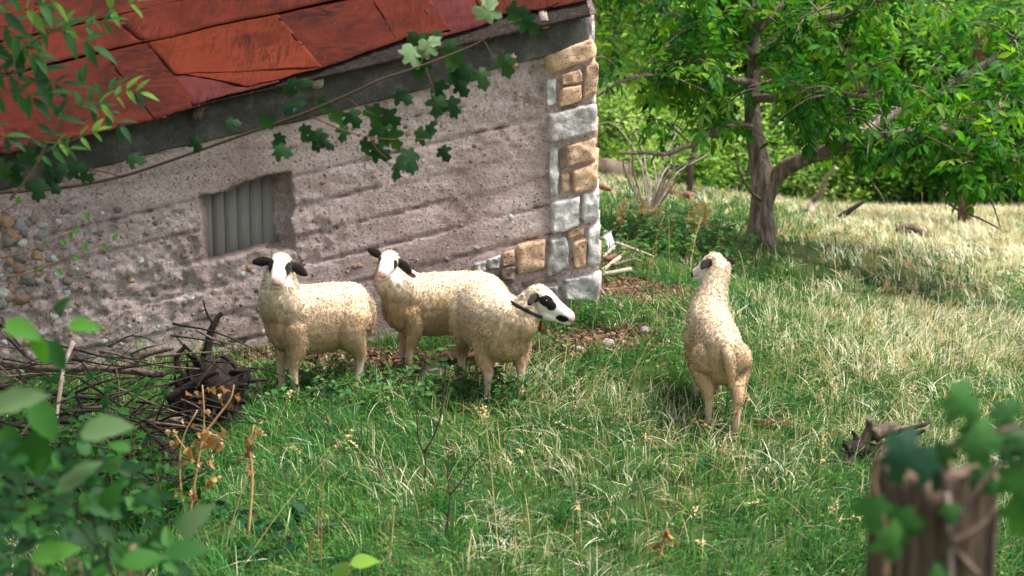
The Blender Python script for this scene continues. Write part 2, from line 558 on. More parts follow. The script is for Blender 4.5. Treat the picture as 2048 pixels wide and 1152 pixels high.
gv = np.array([W3(eS - 0.02, eave_z(eS) + 0.002, 0.0), W3(eS - 0.02, eave_z(eS) + 0.002, -DEPTH), W3(eS - 0.02, eave_z(eS) + ridge_h - 0.05, -DEPTH / 2),
               W3(eS - 0.3, eave_z(eS) - 0.07, 0.0), W3(eS - 0.3, eave_z(eS) - 0.07, -DEPTH), W3(eS - 0.3, eave_z(eS) + ridge_h - 0.12, -DEPTH / 2)])
obj('gable', gv, [np.array([[0, 1, 2], [3, 5, 4]]), np.array([[0, 2, 5, 3], [2, 1, 4, 5], [1, 0, 3, 4]])], M['concrete'], shed, smooth=False)

# grey ring beam under the eave
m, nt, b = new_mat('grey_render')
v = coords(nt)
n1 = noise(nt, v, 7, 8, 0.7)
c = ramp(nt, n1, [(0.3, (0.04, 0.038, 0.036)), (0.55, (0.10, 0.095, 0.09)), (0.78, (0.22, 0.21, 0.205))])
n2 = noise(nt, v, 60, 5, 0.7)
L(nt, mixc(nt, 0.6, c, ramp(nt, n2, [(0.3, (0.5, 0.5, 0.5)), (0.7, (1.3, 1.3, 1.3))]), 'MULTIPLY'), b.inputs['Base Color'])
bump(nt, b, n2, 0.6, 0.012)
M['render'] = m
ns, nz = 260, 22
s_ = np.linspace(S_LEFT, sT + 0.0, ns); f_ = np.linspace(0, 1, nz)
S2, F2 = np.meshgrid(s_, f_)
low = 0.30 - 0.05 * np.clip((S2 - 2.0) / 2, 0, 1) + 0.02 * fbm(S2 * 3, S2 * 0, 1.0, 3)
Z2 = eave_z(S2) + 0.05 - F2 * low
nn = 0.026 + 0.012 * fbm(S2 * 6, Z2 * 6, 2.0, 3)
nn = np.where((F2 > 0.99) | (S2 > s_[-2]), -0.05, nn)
ii, jj = np.meshgrid(np.arange(nz - 1), np.arange(ns - 1), indexing='ij'); a = ii * ns + jj
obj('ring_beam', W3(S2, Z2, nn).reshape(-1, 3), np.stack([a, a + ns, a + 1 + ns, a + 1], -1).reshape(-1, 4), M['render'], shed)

# quoin stones and rubble
def stone_from_quad(name, pts, off, thick, color, parent, seed, rough=0.012, mat='stone'):
    P = np.array([wp(u, v) for u, v in pts])
    n = 12
    a_ = np.linspace(0, 1, n)
    A, B = np.meshgrid(a_, a_)
    Q = ((1 - A) * (1 - B))[..., None] * P[0] + (A * (1 - B))[..., None] * P[1] + (A * B)[..., None] * P[2] + ((1 - A) * B)[..., None] * P[3]
    e = np.minimum(np.minimum(A, 1 - A), np.minimum(B, 1 - B)) * 2
    ctr = P.mean(0)
    w = 0.024 * fbm(Q[..., 0] * 12 + seed, Q[..., 1] * 12, seed, 2)
    cf = (np.abs(A - .5) * 2) ** 6 * (np.abs(B - .5) * 2) ** 6
    Q = ctr + (Q - ctr) * (1.03 - 0.10 * cf[..., None]) + w[..., None]
    h = off + thick * (1 - (1 - np.clip(e / 0.20, 0, 1)) ** 1.6) + rough * fbm(Q[..., 0] * 22 + seed, Q[..., 1] * 22, seed + 2, 3)
    h = np.where(e <= 0.001, off - 0.05, h)
    V = W3(Q[..., 0], Q[..., 1], h).reshape(-1, 3)
    ii, jj = np.meshgrid(np.arange(n - 1), np.arange(n - 1), indexing='ij'); a = ii * n + jj
    F = np.stack([a, a + n, a + 1 + n, a + 1], -1).reshape(-1, 4)
    cc = np.array(color) * (1 + 0.45 * fbm(Q[..., 0] * 8 + seed, Q[..., 1] * 8, seed, 3).reshape(-1, 1))
    return obj(name, V, F, M[mat], parent, False, cc)

TAN, GRY, WHT, DRK = (0.60, 0.395, 0.27), (0.47, 0.44, 0.435), (0.68, 0.655, 0.645), (0.24, 0.18, 0.15)
m, nt, b = new_mat('porous_tufa')
v = coords(nt)
n1 = noise(nt, v, 30, 6, 0.7)
r = ramp(nt, n1, [(0.3, (0.75,) * 3), (0.7, (1.2,) * 3)])
vo = N(nt, 'TexNoise', Scale=85.0, Detail=4.0); L(nt, coords(nt, (1, 1, 1.5)), vo.inputs['Vector'])
hol = ramp(nt, vo.outputs['Fac'], [(0.60, (0, 0, 0)), (0.66, (1, 1, 1))])
c = mixc(nt, 1.0, attr_col(nt), r, 'MULTIPLY')
L(nt, mixc(nt, hol, c, (0.13, 0.075, 0.05)), b.inputs['Base Color'])
inv = N(nt, 'Invert'); L(nt, hol, inv.inputs[1])
bump(nt, b, inv.outputs[0], 0.9, 0.02)
M['tufa'] = m
QS = [
    ([(1082, 112), (1190, 70), (1193, 116), (1100, 152)], TAN), ([(1118, 150), (1165, 133), (1168, 163), (1122, 171)], TAN),
    ([(1120, 174), (1163, 168), (1163, 204), (1114, 216)], TAN), ([(1168, 132), (1194, 120), (1194, 190), (1165, 199)], TAN),
    ([(1092, 158), (1113, 155), (1113, 210), (1095, 216)], WHT), ([(1092, 222), (1195, 203), (1196, 268), (1092, 290)], GRY),
    ([(1098, 294), (1115, 291), (1117, 395), (1100, 398)], WHT), ([(1129, 290), (1194, 272), (1195, 320), (1131, 338)], TAN),
    ([(1118, 295), (1127, 292), (1128, 340), (1120, 345)], DRK), ([(1142, 340), (1195, 323), (1196, 378), (1143, 388)], TAN),
    ([(1120, 348), (1140, 343), (1138, 385), (1118, 392)], TAN), ([(1100, 403), (1160, 388), (1160, 455), (1100, 472)], WHT),
    ([(1162, 386), (1197, 380), (1198, 440), (1162, 453)], WHT), ([(1030, 487), (1094, 472), (1090, 540), (1033, 552)], TAN),
    ([(1098, 475), (1130, 470), (1142, 535), (1092, 558)], GRY), ([(1131, 462), (1168, 450), (1168, 470), (1133, 479)], TAN),
    ([(1144, 481), (1172, 474), (1170, 536), (1148, 540)], TAN), ([(1174, 452), (1199, 445), (1199, 532), (1173, 538)], WHT),
    ([(1123, 557), (1199, 541), (1201, 608), (1122, 602)], GRY), ([(1040, 563), (1120, 548), (1118, 562), (1046, 574)], DRK),
    ([(1035, 578), (1120, 568), (1118, 625), (1040, 630)], GRY), ([(975, 518), (1002, 508), (1000, 534), (978, 538)], WHT),
    ([(945, 528), (972, 520), (972, 545), (948, 545)], GRY), ([(1004, 505), (1028, 498), (1028, 528), (1006, 532)], TAN),
    ([(1000, 536), (1030, 532), (1030, 560), (1003, 562)], DRK), ([(1000, 566), (1034, 560), (1034, 610), (1003, 615)], DRK),
    ([(1122, 216), (1160, 208), (1160, 214), (1122, 222)], DRK), ([(1012, 115), (1030, 100), (1040, 120), (1030, 140)], TAN)]
for k, (q, c) in enumerate(QS):
    small = abs(q[1][0] - q[0][0]) < 22 or abs(q[2][1] - q[1][1]) < 22
    o = stone_from_quad('corner_stone', q, 0.004, 0.022 if small else 0.04, np.array(c) * rng.uniform(0.88, 1.12), shed, k * 3.7,
                        0.034 if c is not TAN else 0.024, 'tufa' if c is TAN else 'stone')
# quoins continue round the corner: return faces on the gable side
for k in range(9):
    z0 = zB + 0.02 + k * 0.21
    V = []
    l = rng.uniform(0.3, 0.55)
    e0 = s_end(z0 + .1) - 0.03
    for dx in (-0.02, 0.055):
        for (n_, z_) in ((-0.03, z0), (-l, z0), (-l, z0 + 0.19), (-0.03, z0 + 0.19)):
            V.append(W3(e0 + dx + rng.uniform(-.006, .006), z_, n_))
    obj('corner_stone', np.array(V), np.array([[4, 5, 6, 7], [0, 3, 2, 1], [0, 1, 5, 4], [1, 2, 6, 5], [2, 3, 7, 6], [3, 0, 4, 7]]), M['stone'], shed, False,
        np.array(random.choice([TAN, GRY, WHT])))

# pebbles and rubble sitting in the concrete (each its own small stone)
ico = None
def pebble_mesh(seed):
    th = np.array([[0, 0, 1.0]] + [[math.cos(a) * math.cos(e), math.sin(a) * math.cos(e), math.sin(e)]
                                  for e in (0.6, -0.2) for a in np.arange(6) * math.pi / 3 + (0.5 if e < 0 else 0)] + [[0, 0, -0.6]])
    r = np.random.default_rng(seed)
    th = th * r.uniform(0.72, 1.15, (len(th), 1)) * np.array([1.0, r.uniform(0.6, 0.9), r.uniform(0.45, 0.65)])
    F = [[0, 1 + i, 1 + (i + 1) % 6] for i in range(6)]
    F += [[1 + i, 7 + i, 1 + (i + 1) % 6] for i in range(6)] + [[1 + (i + 1) % 6, 7 + i, 7 + (i + 1) % 6] for i in range(6)]
    F += [[13, 7 + (i + 1) % 6, 7 + i] for i in range(6)]
    return th, np.array(F)
PCOL = [(0.5, 0.48, 0.47), (0.36, 0.34, 0.34), (0.22, 0.2, 0.2), (0.42, 0.27, 0.18), (0.33, 0.22, 0.17), (0.62, 0.6, 0.58), (0.3, 0.235, 0.21)]
pmesh = []
for s in range(14):
    V, F = pebble_mesh(s)
    pmesh.append(make_mesh('pebble', V, F, M['stone'], False, np.repeat(np.array([PCOL[s % 7]]), len(V), 0)))
def wall_disp(s, z):
    k = np.argmin((SS - s) ** 2 + (ZZ - z) ** 2)
    return disp.ravel()[k]
placed = 0
def add_pebble(u, v, size):
    global placed
    s, z = wp(u, v)
    if inside_quad(np.array([s]), np.array([z]), WQ)[0] > -0.03: return
    n = wall_disp(s, z)
    rot = Matrix((Vector(WS), Vector((0, 0, 1)), Vector(WN))).transposed().to_4x4()
    Wm = Matrix.Translation(Vector(W3(s, z, n - size * 0.10))) @ rot @ Matrix.Rotation(random.uniform(0, 6.28), 4, 'Z') @ Matrix.Diagonal((size, size, size, 1))
    link('pebble', random.choice(pmesh), wall, Wm)
    placed += 1
for k in range(95):        # left end is full of rubble
    u = abs(random.gauss(0, 95)); v = random.uniform(420, 690)
    if v < 440 + u * 0.12 and random.random() < 0.6: continue
    add_pebble(u, v, random.uniform(0.02, 0.062) * (1.2 - min(u, 200) / 300))
for k in range(150):
    add_pebble(random.uniform(100, 640), random.uniform(400, 690) - 0, random.choice([0.012, 0.016, 0.02, 0.03]))
for k in range(75):
    u = random.uniform(560, 1090)
    v = random.choice([250, 330, 470, 520]) + (1090 - u) * 0.23 - 60 + random.gauss(0, 14)
    add_pebble(u, v, random.choice([0.012, 0.015, 0.02, 0.026]))

# window shutter of upright planks, set back in the niche
m, nt, b = new_mat('grey_shutter_boards')
v = coords(nt, (34, 34, 1.6))
n1 = noise(nt, v, 4, 8, 0.7)
L(nt, ramp(nt, n1, [(0.25, (0.20, 0.20, 0.185)), (0.5, (0.28, 0.28, 0.26)), (0.64, (0.33, 0.33, 0.315)), (0.76, (0.55, 0.55, 0.54))]), b.inputs['Base Color'])
bump(nt, b, n1, 0.2, 0.006)
M['shutter'] = m
shutter_root = None
mb = MB()
x0, x1 = WQ[0][0] - 0.02, WQ[1][0] + 0.03
zlo, zhi = min(q[1] for q in WQ) - 0.08, max(q[1] for q in WQ) + 0.05
block(x0 - 0.02, x1 + 0.02, -0.236, -0.228, lambda s: zlo, lambda s: zhi, mb)
shutter = mb.build('window_shutter', M['shutter'], shed, smooth=False)
npl = 6
for k in range(npl):
    mbp = MB()
    w = (x1 - x0) / npl
    block(x0 + k * w + 0.0015, x0 + (k + 1) * w - 0.0015, -0.227, -0.212 + random.uniform(-.002, .002), lambda s: zlo, lambda s: zhi, mbp)
    mbp.build('plank', M['shutter'], shutter, smooth=False)

# roof: battens, rafters and red sheets
OV = 0.20                                              # overhang
UPS = -WN * math.cos(RP) + np.array([0, 0, 1.0]) * math.sin(RP)
ED = WS + np.array([0, 0, TILT]); ED /= np.linalg.norm(ED)
sA, zA = wp(0, 303, OV)
R0 = W3(sA, zA, OV)                                    # a point on the eave line
RN = np.cross(ED, UPS); RN /= np.linalg.norm(RN)
if RN[2] < 0: RN = -RN
def rp(u, v):
    r = ray(u, v)
    t = R0.dot(RN) / r.dot(RN)
    P = r * t - R0
    # coordinates along ED and UPS (not orthogonal)
    A = np.array([[ED.dot(ED), ED.dot(UPS)], [ED.dot(UPS), UPS.dot(UPS)]])
    return np.linalg.solve(A, [P.dot(ED), P.dot(UPS)])
def R3(a, h, n=0.0):
    return R0 + np.asarray(a)[..., None] * ED + np.asarray(h)[..., None] * UPS + np.asarray(n)[..., None] * RN

def mat_sheet(name, tone, wear, along):
    m, nt, b = new_mat(name)
    v = coords(nt)
    n1 = noise(nt, v, 2.4, 7, 0.65, 0.8)
    c = ramp(nt, n1, [(0.28, tuple(x * 0.45 for x in tone)), (0.5, tone), (0.72, tuple(min(1, x * 1.3) for x in tone))])
    # wear streaks run down the slope on some sheets, along it on others
    v2 = coords(nt, (3.5, 3.5, 22) if along else (15, 2.2, 2.2), (0.0, -0.22, 0.0))
    n2 = noise(nt, v2, 2.2, 7, 0.72, 0.9)
    n4 = noise(nt, v, 1.7, 4, 0.6, 0.5)
    m2 = ramp(nt, n2, [(0.55 - wear * 0.10, (0, 0, 0)), (0.66 - wear * 0.06, (0.9,) * 3)])
    m4 = ramp(nt, n4, [(0.40, (0.15,) * 3), (0.62, (1.0,) * 3)])
    c = mixc(nt, mixc(nt, 1.0, m2, m4, 'MULTIPLY'), c, (0.012, 0.007, 0.006))
    n3 = noise(nt, v, 30, 6, 0.75)
    c = mixc(nt, ramp(nt, n3, [(0.58, (0, 0, 0)), (0.72, (wear * 0.55,) * 3)]), c, (0.15, 0.045, 0.03))
    n5 = noise(nt, v, 90, 3, 0.6)
    c = mixc(nt, ramp(nt, n5, [(0.66, (0, 0, 0)), (0.72, (0.8,) * 3)]), c, (0.03, 0.013, 0.01))
    L(nt, c, b.inputs['Base Color'])
    b.inputs['Roughness'].default_value = 0.8
    b.inputs['Specular IOR Level'].default_value = 0.04
    bump(nt, b, n2, 0.45, 0.02)
    return m
M['sheet_red'] = mat_sheet('red_oxide_sheet', (0.075, 0.0135, 0.0075), 1.0, False)
M['sheet_worn'] = mat_sheet('worn_red_sheet', (0.064, 0.012, 0.0075), 1.4, True)
M['sheet_purple'] = mat_sheet('faded_purple_sheet', (0.07, 0.018, 0.017), 0.7, False)
M['sheet_orange'] = mat_sheet('orange_red_sheet', (0.092, 0.0165, 0.0075), 0.9, False)

def sheet(pts, mat, level, seed, round_=0.0, wrinkle=0.008, lift=0.008, raw=False):
    P = np.array(pts if raw else [rp(u, v) for u, v in pts], float)   # TL, TR, BR, BL
    nA, nB = 30, 22
    A, B = np.meshgrid(np.linspace(0, 1, nA), np.linspace(0, 1, nB))
    Q = ((1 - A) * (1 - B))[..., None] * P[0] + (A * (1 - B))[..., None] * P[1] + (A * B)[..., None] * P[2] + ((1 - A) * B)[..., None] * P[3]
    if round_:
        dA = np.clip((A - 0.5) * 2, 0, 1)
        Q[..., 1] += round_ * (dA ** 4) * B
    Q[..., 1] += 0.007 * vnoise(A * 7 + seed, B * 0 + seed) * B + 0.004 * vnoise(A * 23 + seed, B * 0) * B
    Q[..., 0] += 0.006 * vnoise(B * 6 + seed, A * 0 - seed) * (np.abs(A - .5) * 2)
    h = 0.006 + level * 0.0035 + wrinkle * fbm(Q[..., 0] * 3 + seed, Q[..., 1] * 9, seed, 3) + wrinkle * 0.5 * vnoise(Q[..., 0] * 1.5, Q[..., 1] * 24 + seed)
    edge = np.clip(B - 0.9, 0, 1) * 10
    h += lift * edge * (0.5 + 0.5 * vnoise(A * 4 + seed, A * 0))
    top = R3(Q[..., 0], Q[..., 1], h).reshape(-1, 3)
    bot = R3(Q[..., 0], Q[..., 1], h - 0.004).reshape(-1, 3)
    ii, jj = np.meshgrid(np.arange(nB - 1), np.arange(nA - 1), indexing='ij'); a = ii * nA + jj
    q = np.stack([a, a + nA, a + 1 + nA, a + 1], -1).reshape(-1, 4)
    n = nA * nB
    rim = list(range(nA)) + [nA * (k + 1) - 1 for k in range(1, nB)] + [nA * (nB - 1) + k for k in range(nA - 2, -1, -1)] + [nA * k for k in range(nB - 2, 0, -1)]
    rim = np.array(rim); r2 = np.roll(rim, -1)
    side = np.stack([rim, r2, r2 + n, rim + n], -1)
    return obj('roof_sheet', np.vstack([top, bot]), [np.vstack([q, q[:, ::-1] + n, side])], M[mat], roof, True)

# timber deck the sheets lie on = the roof part
mb = MB()
aR = rp(1181, 6)[0]
a0, a1 = -2.6, aR - 0.02
hmax = 2.25
dv = []
for n_ in (-0.035, -0.012):
    for (a_, h_) in ((a0, 0.03), (a1, 0.03), (a1, hmax), (a0, hmax)):
        dv.append(R3(a_, h_, n_))
mb.add(np.array(dv), np.array([[0, 3, 2, 1], [4, 5, 6, 7], [0, 1, 5, 4], [1, 2, 6, 5], [2, 3, 7, 6], [3, 0, 4, 7]]))
# far slope
top0, top1 = R3(a0, hmax, -0.012), R3(a1, hmax, -0.012)
dn = -WN * math.cos(RP) - np.array([0, 0, 1.0]) * math.sin(RP)
mb.add(np.array([top0, top1, top1 + dn * 2.3, top0 + dn * 2.3, top0 - [0, 0, .03], top1 - [0, 0, .03], top1 + dn * 2.3 - [0, 0, .03], top0 + dn * 2.3 - [0, 0, .03]]),
       np.array([[0, 1, 2, 3], [4, 7, 6, 5], [0, 4, 5, 1], [1, 5, 6, 2], [2, 6, 7, 3], [3, 7, 4, 0]]))
roof = mb.build('roof', M['darkwood'], shed, smooth=False)
sheet([(-420, 238), (-60, 165), (35, 295), (-420, 400)], 'sheet_worn', 1, 1.0)
sheet([(-80, 178), (222, 103), (335, 236), (0, 312)], 'sheet_worn', 0, 2.0)
sheet([(205, 105), (300, 84), (402, 212), (310, 240)], 'sheet_worn', 1, 3.0)
sheet([(330, 110), (480, 90), (560, 168), (385, 212)], 'sheet_purple', 0, 4.0)
sheet([(292, 86), (556, 30), (648, 141), (352, 152)], 'sheet_orange', 2, 5.0)
sheet([(352, 147), (500, 120), (648, 141), (500, 176)], 'sheet_orange', 1.9, 5.0)
sheet([(550, 32), (742, -14), (806, 82), (640, 141)], 'sheet_worn', 1, 6.0)
sheet([(735, -12), (830, -36), (905, 66), (795, 84)], 'sheet_red', 2, 7.0, 0.02)
sheet([(815, -34), (935, -62), (1010, 40), (880, 78)], 'sheet_purple', 1, 8.0, 0.10)
sheet([(920, -60), (1060, -90), (1120, 18), (968, 36)], 'sheet_red', 2, 9.0, 0.06)
sheet([(1040, -90), (1150, -116), (1182, 2), (1090, 22)], 'sheet_red', 1, 10.0)
sheet([(-420, 90), (140, -40), (297, 87), (-420, 248)], 'sheet_red', 3, 11.0)
sheet([(130, -40), (640, -150), (745, -12), (288, 90)], 'sheet_red', 4, 12.0)
rows = [rp(640, -150), rp(1150, -116), rp(1182, 2)]
aa = rp(735, -12)[0]
hs = rp(735, -12)[1]
sheet([(aa + 0.02, hs + 0.62), (a1, hs + 0.60), (a1 + 0.02, hs - 0.06), (aa - 0.02, hs - 0.04)], 'sheet_red', 4, 13.0, raw=True)
hcur = hs + 0.5
k = 0
while hcur < hmax:
    for j in range(5):
        w = (a1 - a0) / 5
        sheet([(a0 + j * w, min(hcur + 0.6, hmax)), (a0 + (j + 1) * w + 0.03, min(hcur + 0.6, hmax)), (a0 + (j + 1) * w + 0.03, hcur - 0.05), (a0 + j * w, hcur - 0.05)],
              random.choice(['sheet_red', 'sheet_worn', 'sheet_orange']), 5 + (j % 2), 20 + k, raw=True)
        k += 1
    hcur += 0.55

def rafter(u, v, rad, pale):
    s, z = wp(u, v, OV - 0.06)
    P0 = W3(s, z, OV - 0.07)
    P = np.array([P0 + UPS * t for t in np.linspace(0, 1.0, 6)])
    V, F = tube(P, rad, 10, 0.08, 9)
    o = obj('rafter', V, F, M['palewood' if pale else 'wood'], shed)
rafter(395, 234, 0.036, False)
rafter(633, 166, 0.045, True)
rafter(1090, 48, 0.038, True)
rafter(150, 296, 0.038, False)

# ------------------------------------------------------------------ sheep
m, nt, b = new_mat('sheep_fleece_and_skin')
v = coords(nt, kind='Object')
n1 = noise(nt, v, 28, 5, 0.65, 0.6)
n2 = noise(nt, v, 6, 3, 0.6)
c = mixc(nt, 0.3, attr_col(nt), ramp(nt, n1, [(0.3, (0.85, 0.82, 0.8)), (0.7, (1.12, 1.12, 1.12))]), 'MULTIPLY')
c = mixc(nt, 0.3, c, ramp(nt, n2, [(0.35, (0.95, 0.93, 0.9)), (0.65, (1.08, 1.08, 1.08))]), 'MULTIPLY')
L(nt, c, b.inputs['Base Color'])
b.inputs['Roughness'].default_value = 0.95
b.inputs['Sheen Weight'].default_value = 0.03
b.inputs['Specular IOR Level'].default_value = 0.08
b.inputs['Sheen Roughness'].default_value = 0.6
bump(nt, b, n1, 0.35, 0.012)
M['sheep'] = m
m, nt, b = new_mat('wool_strands')
L(nt, attr_col(nt), b.inputs['Base Color'])
b.inputs['Roughness'].default_value = 0.9
b.inputs['Sheen Weight'].default_value = 0.08
t = N(nt, 'BsdfTranslucent'); L(nt, attr_col(nt), t.inputs[0])
mx = N(nt, 'MixShader'); mx.inputs[0].default_value = 0.08
L(nt, b.outputs[0], mx.inputs[1]); L(nt, t.outputs[0], mx.inputs[2]); L(nt, mx.outputs[0], nt.nodes['Material Output'].inputs[0])
M['wool'] = m
m, nt, b = new_mat('dark_eye'); b.inputs['Base Color'].default_value = (0.012, 0.008, 0.006, 1); b.inputs['Roughness'].default_value = 0.12; b.inputs['Specular IOR Level'].default_value = 0.6
M['eye'] = m
m, nt, b = new_mat('black_leather')
L(nt, ramp(nt, noise(nt, coords(nt), 60), [(0.3, (0.008, 0.008, 0.009)), (0.7, (0.03, 0.028, 0.028))]), b.inputs['Base Color']); b.inputs['Roughness'].default_value = 0.6
M['leather'] = m
m, nt, b = new_mat('old_brass')
L(nt, ramp(nt, noise(nt, coords(nt), 40), [(0.3, (0.10, 0.05, 0.012)), (0.7, (0.32, 0.19, 0.05))]), b.inputs['Base Color']); b.inputs['Roughness'].default_value = 0.45; b.inputs['Metallic'].default_value = 0.7
M['brass'] = m

def ell_loft(C, A, B, ra, rb, n=18):
    """closed loft of ellipses: centres, two axes per ring, radii"""
    th = np.linspace(0, 2 * math.pi, n, endpoint=False)
    C, A, B, ra, rb = [np.asarray(x, float) for x in (C, A, B, ra, rb)]
    R = C[:, None] + ra[:, None, None] * np.cos(th)[None, :, None] * A[:, None] + rb[:, None, None] * np.sin(th)[None, :, None] * B[:, None]
    k = len(C)
    V = np.vstack([R.reshape(-1, 3), C[:1], C[-1:]])
    i, j = np.meshgrid(np.arange(k - 1), np.arange(n), indexing='ij')
    a, b_ = i * n + j, i * n + (j + 1) % n
    j = np.arange(n)
    return V, [np.stack([a, b_, b_ + n, a + n], -1).reshape(-1, 4),
               np.vstack([np.stack([np.full(n, k * n), (j + 1) % n, j], -1), np.stack([np.full(n, k * n + 1), (k - 1) * n + j, (k - 1) * n + (j + 1) % n], -1)])]

def unit(v): v = np.asarray(v, float); return v / np.linalg.norm(v)

def ball_chain(mb, P, R, n=12, m=14):
    """tapered limb with rounded ends"""
    P, R = np.asarray(P, float), np.asarray(R, float)
    q = spline(np.hstack([P, R[:, None]]), m)
    p, r = q[:, :3], np.maximum(q[:, 3], 0.006)
    t0, t1 = unit(p[1] - p[0]), unit(p[-1] - p[-2])
    pre = np.array([p[0] - t0 * r[0] * s for s in (0.97, 0.6)]); prr = np.array([r[0] * .25, r[0] * .8])
    suf = np.array([p[-1] + t1 * r[-1] * s for s in (0.6, 0.97)]); sr = np.array([r[-1] * .8, r[-1] * .25])
    V, F = tube(np.vstack([pre, p, suf]), np.concatenate([prr, r, sr]), n)
    mb.add(V, F)

def make_sheep(label, u, v, d, yaw, pitch, head_pos, head_yaw, head_pitch, head_roll, face, scale=1.0, steps=(0, 0, 0, 0),
               neck_r=1.0, tail_side=0.0, seed=0, collar=False, fat=1.0, ear_droop=(0.15, 0.15), base=None, neckbend=None, nstr=40000, lenf=1.0, deep=1.12, hsc=1.0):
    base = on(u, v, d) if base is None else base
    S = scale
    Rz = np.array([[math.cos(yaw), -math.sin(yaw), 0], [math.sin(yaw), math.cos(yaw), 0], [0, 0, 1.0]])
    cp, sp = math.cos(pitch), math.sin(pitch)
    def body(p):            # pitch of the trunk about its middle
        p = np.asarray(p, float)
        x, y, z = p[..., 0] * lenf, p[..., 1], p[..., 2] - 0.42
        return np.stack([x * cp - z * sp, y, 0.42 + x * sp + z * cp], -1)
    mb = MB()
    # trunk
    sec = np.array([[-.415, .515, .03, .03], [-.405, .51, .075, .085], [-.37, .50, .118, .135], [-.28, .488, .15, .165], [-.12, .475, .172, .178],
                    [.05, .468, .172, .183], [.2, .478, .152, .178], [.30, .495, .128, .162], [.355, .505, .09, .12], [.375, .51, .04, .05]])
    sec = spline(sec, 22)
    C = body(np.stack([sec[:, 0], sec[:, 0] * 0, sec[:, 1]], -1))
    V, F = ell_loft(C, np.repeat([[0, 1.0, 0]], len(C), 0), np.repeat([[-sp, 0, cp]], len(C), 0), sec[:, 2] * fat, sec[:, 3] * deep, 22)
    mb.add(V, F)
    # head axes
    hx = np.array([math.cos(head_yaw) * math.cos(head_pitch), math.sin(head_yaw) * math.cos(head_pitch), math.sin(head_pitch)])
    hy = unit(np.cross([0, 0, 1.0], hx)); hz = np.cross(hx, hy)
    cr, sr = math.cos(head_roll), math.sin(head_roll)
    hy, hz = cr * hy + sr * hz, cr * hz - sr * hy
    hc = np.asarray(head_pos, float)
    H = lambda p: hc + hsc * (np.asarray(p, float)[..., 0:1] * hx + np.asarray(p, float)[..., 1:2] * hy + np.asarray(p, float)[..., 2:3] * hz)
    # neck
    n0, n1 = body([.20, 0, .53]), body([.30, 0, .60])
    if neckbend is not None: n1 = n1 + np.asarray(neckbend)
    n3 = H([-.045, 0, -.03])
    n2 = 0.45 * n1 + 0.55 * n3 + 0.3 * (n1 - n0) * 0.3
    ball_chain(mb, [n0, n1, n2, n3], np.array([.155, .128, .094, .074]) * neck_r, 16, 14)
    # head
    hs = spline(np.array([[-.075, .0, .028, .03], [-.06, .004, .05, .054], [-.02, .012, .064, .069], [.03, .012, .064, .069], [.07, .002, .054, .060], [.115, -.014, .042, .048],
                          [.155, -.026, .037, .041], [.185, -.033, .034, .036], [.203, -.037, .024, .027], [.212, -.039, .008, .010]]), 20)
    V, F = ell_loft(H(np.stack([hs[:, 0], hs[:, 0] * 0, hs[:, 1]], -1)), np.repeat(hy[None], 20, 0), np.repeat(hz[None], 20, 0), hs[:, 2] * hsc, hs[:, 3] * hsc, 18)
    mb.add(V, F)
    # lower jaw
    V, F = ell_loft(H(np.array([[0.0, 0, -.045], [.06, 0, -.055], [.12, 0, -.058], [.165, 0, -.062], [.19, 0, -.066], [.2, 0, -.066]])), np.repeat(hy[None], 6, 0), np.repeat(hz[None], 6, 0),
                    hsc * np.array([.03, .045, .032, .026, .02, .006]), hsc * np.array([.03, .03, .022, .018, .013, .004]), 14)
    mb.add(V, F)
    # ears
    ear_pts = []
    for sgn, dr in ((1, ear_droop[0]), (-1, ear_droop[1])):
        o_ = np.array([-.02, sgn * .052, .028])
        dirv = unit([-.18, sgn * 1.0, -dr])
        side = unit(np.cross(dirv, [1.0, 0, 0.25]))
        nrm = np.cross(dirv, side)
        tq = np.array([0, .2, .45, .7, .9, 1.0]); wq = np.array([.017, .027, .034, .029, .017, .004])
        cc = np.array([o_ + dirv * .122 * t + np.array([.0, 0, -.018 * t * t]) for t in tq])
        ax1 = side[0] * hx + side[1] * hy + side[2] * hz; ax2 = nrm[0] * hx + nrm[1] * hy + nrm[2] * hz
        V, F = ell_loft(H(cc), np.repeat(ax1[None], 6, 0), np.repeat(ax2[None], 6, 0), wq, [.014, .012, .011, .0105, .010, .004], 12)
        mb.add(V, F)
        ear_pts.append(H(cc))
    # legs; feet reach the real ground
    Rb = Rz
    def foot_z(p):
        w = base[:2] + (Rb @ np.array([p[0], p[1], 0]))[:2] * S
        return (gz(w[0], w[1]) - base[2]) / S
    feet = []
    for k, (sx, sy) in enumerate(((1, 1), (1, -1), (-1, 1), (-1, -1))):
        st = steps[k]
        y = sy * .092 * fat
        if sx > 0:
            fx = .215 * lenf + st
            fz = foot_z((fx, y)) + .012
            kx = .5 * (.20 * lenf + fx) + .012
            P = [body([.20, sy * .085, .44]), body([.185, sy * .10 * fat, .335]), [kx, y, .19 + fz * .5], [fx - .004, y, fz + .075], [fx + .004, y, fz + .045], [fx + .016, y, fz + .012]]
            R = [.085, .064, .030, .0195, .023, .022]
        else:
            fx = -.32 * lenf + st
            fz = foot_z((fx, y)) + .012
            P = [body([-.26, sy * .085 * fat, .47]), body([-.235, sy * .112 * fat, .375]), [-.345 * lenf + st * .6, sy * .10 * fat, .225 + fz * .5], [fx - .012, y, fz + .085], [fx, y, fz + .045], [fx + .016, y, fz + .012]]
            R = [.115, .09, .033, .0205, .023, .022]
        ball_chain(mb, P, R, 12, 20)
        feet.append(np.array([fx + .014, y, fz]))
    # tail
    tb = body([-.39, 0, .585])
    ball_chain(mb, [tb, tb + [-.045, tail_side * .3, -.05], tb + [-.055, tail_side, -.15], tb + [-.05, tail_side * 1.2, -.235]], [.035, .034, .028, .014], 10, 10)
    V, F, _ = mb.data()
    me = make_mesh('sheep_proto', V * S, F)
